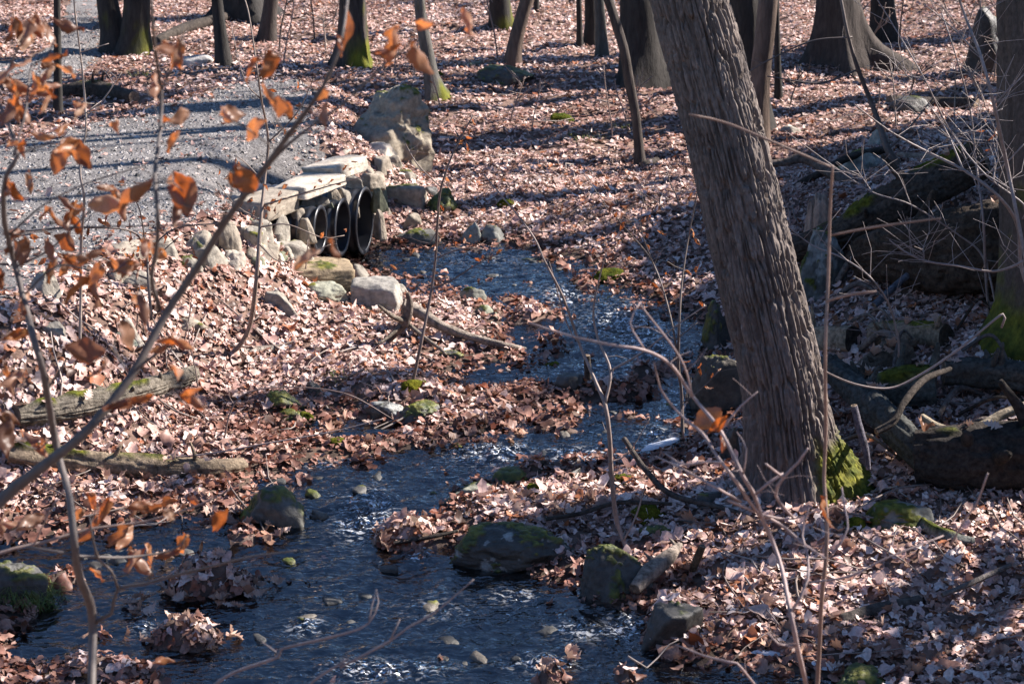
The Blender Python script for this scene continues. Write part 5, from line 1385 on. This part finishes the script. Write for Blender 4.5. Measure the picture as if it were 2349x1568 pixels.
sapling('bare_sapling', 'thin long twig lying in an arc across the log pile leaves', [[(2300, 720, 6), (2200, 800, 6), (2110, 860, 6), (2040, 890, 5), (1960, 880, 5), (1890, 850, 4), (1840, 820, 3)]], [], Y=10.0, col=(.25, .2, .18), seed=40, cat='twig', wob=.1)
sapling('bare_sapling', 'thin arching bramble cane over the left leaf bank', [[(512, 1020, 5), (535, 930, 4), (585, 895, 4), (690, 888, 3), (800, 905, 3), (900, 960, 2)]], [], col=(.2, .14, .12), seed=41, cat='twig', twigs=4)
sapling('bare_sapling', 'long pale cane lying over the lower left shallows', [[(340, 1055, 4), (480, 1040, 4), (620, 1015, 4), (760, 990, 3), (880, 960, 3)]], [], Y=10.25, col=(.28, .22, .2), seed=42, cat='twig', wob=.03)
# fine background shoots
for i, (u, v, h, lean, lab) in enumerate([(905, 165, 75, 4, 'pale thin shoot on the far slope above the curved tree'), (1220, 300, 120, 20, 'thin shoot in the leaves left of the three close trunks'), (1405, 320, 170, -20, 'thin pale shoot beside the crooked tree'), (1440, 300, 120, -30, 'short shoot just left of the crooked tree foot'),
      (1010, 250, 120, -30, 'thin shoot behind the wall boulder'), (950, 180, 140, 14, 'thin shoot near the curved tree'), (650, 150, 160, 25, 'thin shoot behind the path left of the mossy trunk'), (1640, 330, 180, -20, 'thin shoot behind the leaning tree'), (2010, 280, 90, 10, 'short shoot on the far right slope'),
      (1560, 480, 90, -30, 'thin shoot left of the leaning tree at mid height'), (420, 820, 150, 20, 'thin shoot in the leaves above the old log'), (455, 900, 160, -25, 'thin shoot right of the old log'), (700, 640, 90, 6, 'thin shoot among the culvert rocks'), (330, 760, 110, -10, 'thin shoot behind the birch log'), (1755, 700, 120, -80, 'thin shoot half behind the leaning tree')]):
    sapling('bare_sapling', lab, [[(u, v, 4), (u+lean*.3, v-h*.35, 3), (u+lean*.8, v-h*.7, 3), (u+lean, v-h, 2)]], [(u+lean*.6, v-h*.5), (u+lean*.9, v-h*.8)] if i % 3 == 1 else [], col=(.24, .18, .155), seed=60+i, size=.06, twigs=3, cat='shoot', wob=.05)

rr = random.Random(51)
for k in range(30):                                   # thin undergrowth of the far wood
    u = rr.choice([rr.uniform(250, 760), rr.uniform(880, 1460), rr.uniform(1800, 2280), rr.uniform(1780, 2300)]); v = rr.uniform(40, 330 if u > 800 else 130)
    h = rr.uniform(70, 210); l = rr.uniform(-45, 45)
    st_ = [[(u, v, 4), (u+l*.2, v-h*.3, 4), (u+l*.6+rr.uniform(-6, 6), v-h*.65, 3), (u+l, v-h, 2)]]
    for _ in range(3):
        t = rr.uniform(.3, .8); s_ = rr.choice([-1, 1]); st_.append([(u+l*t, v-h*t, 3), (u+l*t+s_*rr.uniform(10, 30), v-h*t-rr.uniform(8, 30), 2), (u+l*t+s_*rr.uniform(30, 60), v-h*t-rr.uniform(20, 60), 2)])
    lb = near_label(u, v, ('short' if h < 120 else 'tall')+' thin bare sapling', ' leaning left' if l < 0 else ' leaning right')
    if lb in USED: continue
    USED.add(lb)
    sapling('bare_sapling', lb, st_, [], col=rr.choice([(.2, .15, .13), (.1, .08, .07), (.28, .23, .2)]), seed=150+k, twigs=8, tw_len=.2, cat='sapling', group='thin saplings of the far wood', wob=.08)
for k in range(26):                                   # roots and dead sticks tangled in the log pile
    u = rr.uniform(1960, 2280); v = rr.uniform(600, 1060); an = rr.uniform(-1.0, .5); L = rr.uniform(70, 170); b_ = rr.uniform(-40, 40)
    q = [(u-math.cos(an)*L*.5, v-math.sin(an)*L*.5), (u-math.sin(an)*b_, v+math.cos(an)*b_), (u+math.cos(an)*L*.5, v+math.sin(an)*L*.5)]
    w_ = rr.uniform(3, 8)
    lb = near_label(u, v, ('thin' if w_ < 5 else 'thick')+' tangled root', ' bowed up' if b_ < 0 else ' bowed down')
    if lb in USED: continue
    USED.add(lb)
    wood('tangled_root', lb, q, [w_, w_, w_*.4], 700+k, rr.choice([DK, np.array([.12, .1, .09]), np.array([.19, .155, .13])]), cat='root', n=10, amp=.4, lift=[.03, rr.uniform(.08, .25), .03], group='roots in the log pile', cut=False)

# ------------------------------------------------------------------ small ground things
def moss_clump(u, v, wpx, label):
    g = gnd(u, v); w = wpx/ppm(g.y)
    me = rock_mesh('moss_clump', w, w*.7, w*.3, int(u), (.1, .11, .02), 1.3, 4, p=6, rough=.08)
    o = obj('moss_clump', me, M['moss'], None, (g.x, g.y, g.z)); tag(o, label, 'moss')
for u, v, w, lab in [(1262, 842, 40, 'bright green moss cushion in the shallow run'), (955, 890, 70, 'moss cushion at the foot of the young beech in the centre'), (1290, 280, 60, 'faint moss patch on the sunlit far slope'), (1160, 470, 40, 'small moss tuft in the leaves right of the pipes'), (1395, 640, 70, 'moss patch on the bank right of the pool'),
                      (1000, 178, 40, 'small moss tuft below the far slanting trunk'), (1490, 1190, 90, 'moss on the leaf bar behind the broad rock'), (1235, 1128, 60, 'moss tuft right of the angular riffle rock'), (700, 958, 40, 'tiny moss cushion near the left moss covered stones'), (1950, 1210, 70, 'moss strip in front of the grey rock at lower right'), (770, 1018, 50, 'moss flecks at the upper edge of the lower run'), (1430, 1108, 60, 'moss tuft by the bare forked sapling')]:
    moss_clump(u, v, w, lab)

def grass(u, v, wpx, k, L, label):
    g = gnd(u, v); w = wpx/ppm(g.y)/2
    A = Acc(); r = random.Random(int(u+v))
    for _ in range(k):
        a = r.uniform(0, 6.28); q = w*math.sqrt(r.random()); b0 = Vector((math.cos(a)*q, math.sin(a)*q, float(hz(g.x+math.cos(a)*q, g.y+math.sin(a)*q))-g.z))
        d = Vector((r.uniform(-1, 1), r.uniform(-1, 1), 1.1)).normalized(); l = L*r.uniform(.5, 1.2); s_ = Vector((-d.y, d.x, 0)).normalized()*.0022
        p1 = b0+d*l*.6; p2 = p1+(d+Vector((d.x*1.2, d.y*1.2, -1.1))).normalized()*l*.5
        A.add(np.array([b0-s_, b0+s_, p1-s_*.8, p1+s_*.8, p2]), [[0, 1, 3, 2]], [[2, 3, 4]])
    o = obj('grass_tuft', A.mesh('grass_tuft'), M['grass'], None, g); tag(o, label, 'grass')
grass(70, 1375, 150, 420, .16, 'drooping olive grass tussock at the left edge by the water')
grass(865, 715, 70, 70, .1, 'thin dry grass tuft beside the pale slab')
grass(775, 870, 40, 26, .1, 'sparse green grass blades on the left leaf bank')
grass(1340, 320, 90, 90, .12, 'pale dry grass on the sunlit far slope')
grass(330, 175, 80, 80, .12, 'dry grass by the far edge of the path')
grass(1420, 300, 60, 50, .12, 'thin grass left of the crooked tree foot')

def foam(px, label):
    P = [on_water(u, v) for u, v in px]; c = np.mean(P, 0); z = float(zw(c[1]))+.028
    n = len(P); V = [(x-c[0], y-c[1], 0) for x, y in P]+[((x-c[0])*.8, (y-c[1])*.8, .012) for x, y in P]+[(0, 0, .016)]
    k = np.arange(n); k2 = (k+1) % n
    o = obj('foam_patch', mesh_np('foam_patch', V, np.stack([k, k2, n+k2, n+k], -1), np.stack([n+k, n+k2, np.full(n, 2*n)], -1)), M['foam'], None, (c[0], c[1], z)); tag(o, label, 'foam')
foam([(1468, 1046), (1480, 1034), (1520, 1022), (1552, 1012), (1560, 1016), (1540, 1028), (1500, 1042)], 'white sliver of foam at the water edge left of the leaning trunk')
foam([(1848, 1532), (1870, 1526), (1900, 1532), (1935, 1545), (1920, 1552), (1885, 1548), (1860, 1542)], 'white foam patch at the bottom edge right')
foam([(1720, 1508), (1745, 1502), (1785, 1508), (1800, 1516), (1770, 1516), (1740, 1513)], 'thin foam streak under the lower right leaves')

# small wet stones that break the surface of the stream
rr = random.Random(31)
SZ = [(560, 1090, 1000, 1200), (640, 1250, 1000, 1400), (560, 1400, 1400, 1560), (1000, 1000, 1560, 1080), (1190, 700, 1560, 860), (880, 580, 1300, 660), (120, 1230, 520, 1330), (1250, 930, 1600, 1020)]
for k in range(100):
    z_ = SZ[k % len(SZ)]; u = rr.uniform(z_[0], z_[2]); v = rr.uniform(z_[1], z_[3])
    x_, y_ = on_water(u, v)
    if float(lookup(DS, x_, y_)) > -.02: continue
    w_ = rr.uniform(.05, .15); wet_ = rr.random() < .75
    lb = near_label(u, v, ('small ' if w_ < .075 else 'middling ' if w_ < .11 else 'larger ')+('dark' if wet_ else 'brownish')+' wet stone', '')
    if lb in USED: continue
    USED.add(lb)
    o = obj('stream_stone', rock_mesh('stream_stone', w_, w_*rr.uniform(.6, .9), w_*.24, 2000+k, DARK if wet_ else (.11, .095, .075), .25 if rr.random() < .3 else 0, 3), M['wetrock'], None, (x_, y_, float(zw(y_))-.012))
    o.rotation_euler = (0, 0, rr.uniform(0, 6.28))
    tag(o, lb, 'stone', 'wet stones in the stream')

# twigs strewn over the litter
rr = random.Random(8)
TZ = [((1500, 1160, 2340, 1540), 34, 'thin dead twig on the leaf carpet at the lower right', 'twigs at the lower right'), ((60, 700, 900, 1000), 30, 'thin dead twig on the left leaf bank', 'twigs on the left bank'), ((1000, 180, 1600, 560), 30, 'thin dead twig on the sunlit slope beyond the pool', 'twigs on the far slope'), ((1780, 180, 2300, 520), 30, 'thin dead twig on the upper right slope', 'twigs on the upper right slope'), ((130, 1080, 620, 1220), 12, 'thin dead twig on the near left bank', 'twigs on the near left bank'), ((1850, 880, 2300, 1150), 14, 'thin dead twig in the log pile', 'twigs in the log pile')]
for (a, b_, c, d), k, lab, grp in TZ:
    for _ in range(k):
        g = gnd(rr.uniform(a, c), rr.uniform(b_, d)); an = rr.uniform(0, 6.28); L = rr.uniform(.2, .6); r0 = rr.uniform(.003, .007)
        pts = []
        for t in (-.5, -.17, .17, .5):
            x_, y_ = g.x+math.cos(an)*L*t+rr.gauss(0, .02), g.y+math.sin(an)*L*t+rr.gauss(0, .02); pts.append(Vector((x_, y_, float(hz(x_, y_))+.03+rr.uniform(0, .03)))-g)
        V, Q, T = tube(pts, [r0, r0, r0*.8, r0*.5], 5, .08)
        cc = random.choice([(.12, .09, .075), (.22, .18, .155), (.17, .13, .11), (.3, .25, .22)])
        lab = near_label(*project(g), ('pale' if cc[0] > .2 else 'dark')+(' short' if L < .4 else ' long')+' twig', ' slanting left' if math.sin(2*an) < 0 else ' slanting right')
        if lab in USED: continue
        USED.add(lab)
        o = obj('twig', mesh_np('twig', V, Q, T, np.broadcast_to(np.array(cc), (len(V), 3))), M['twig'], None, g); tag(o, lab, 'twig', grp)
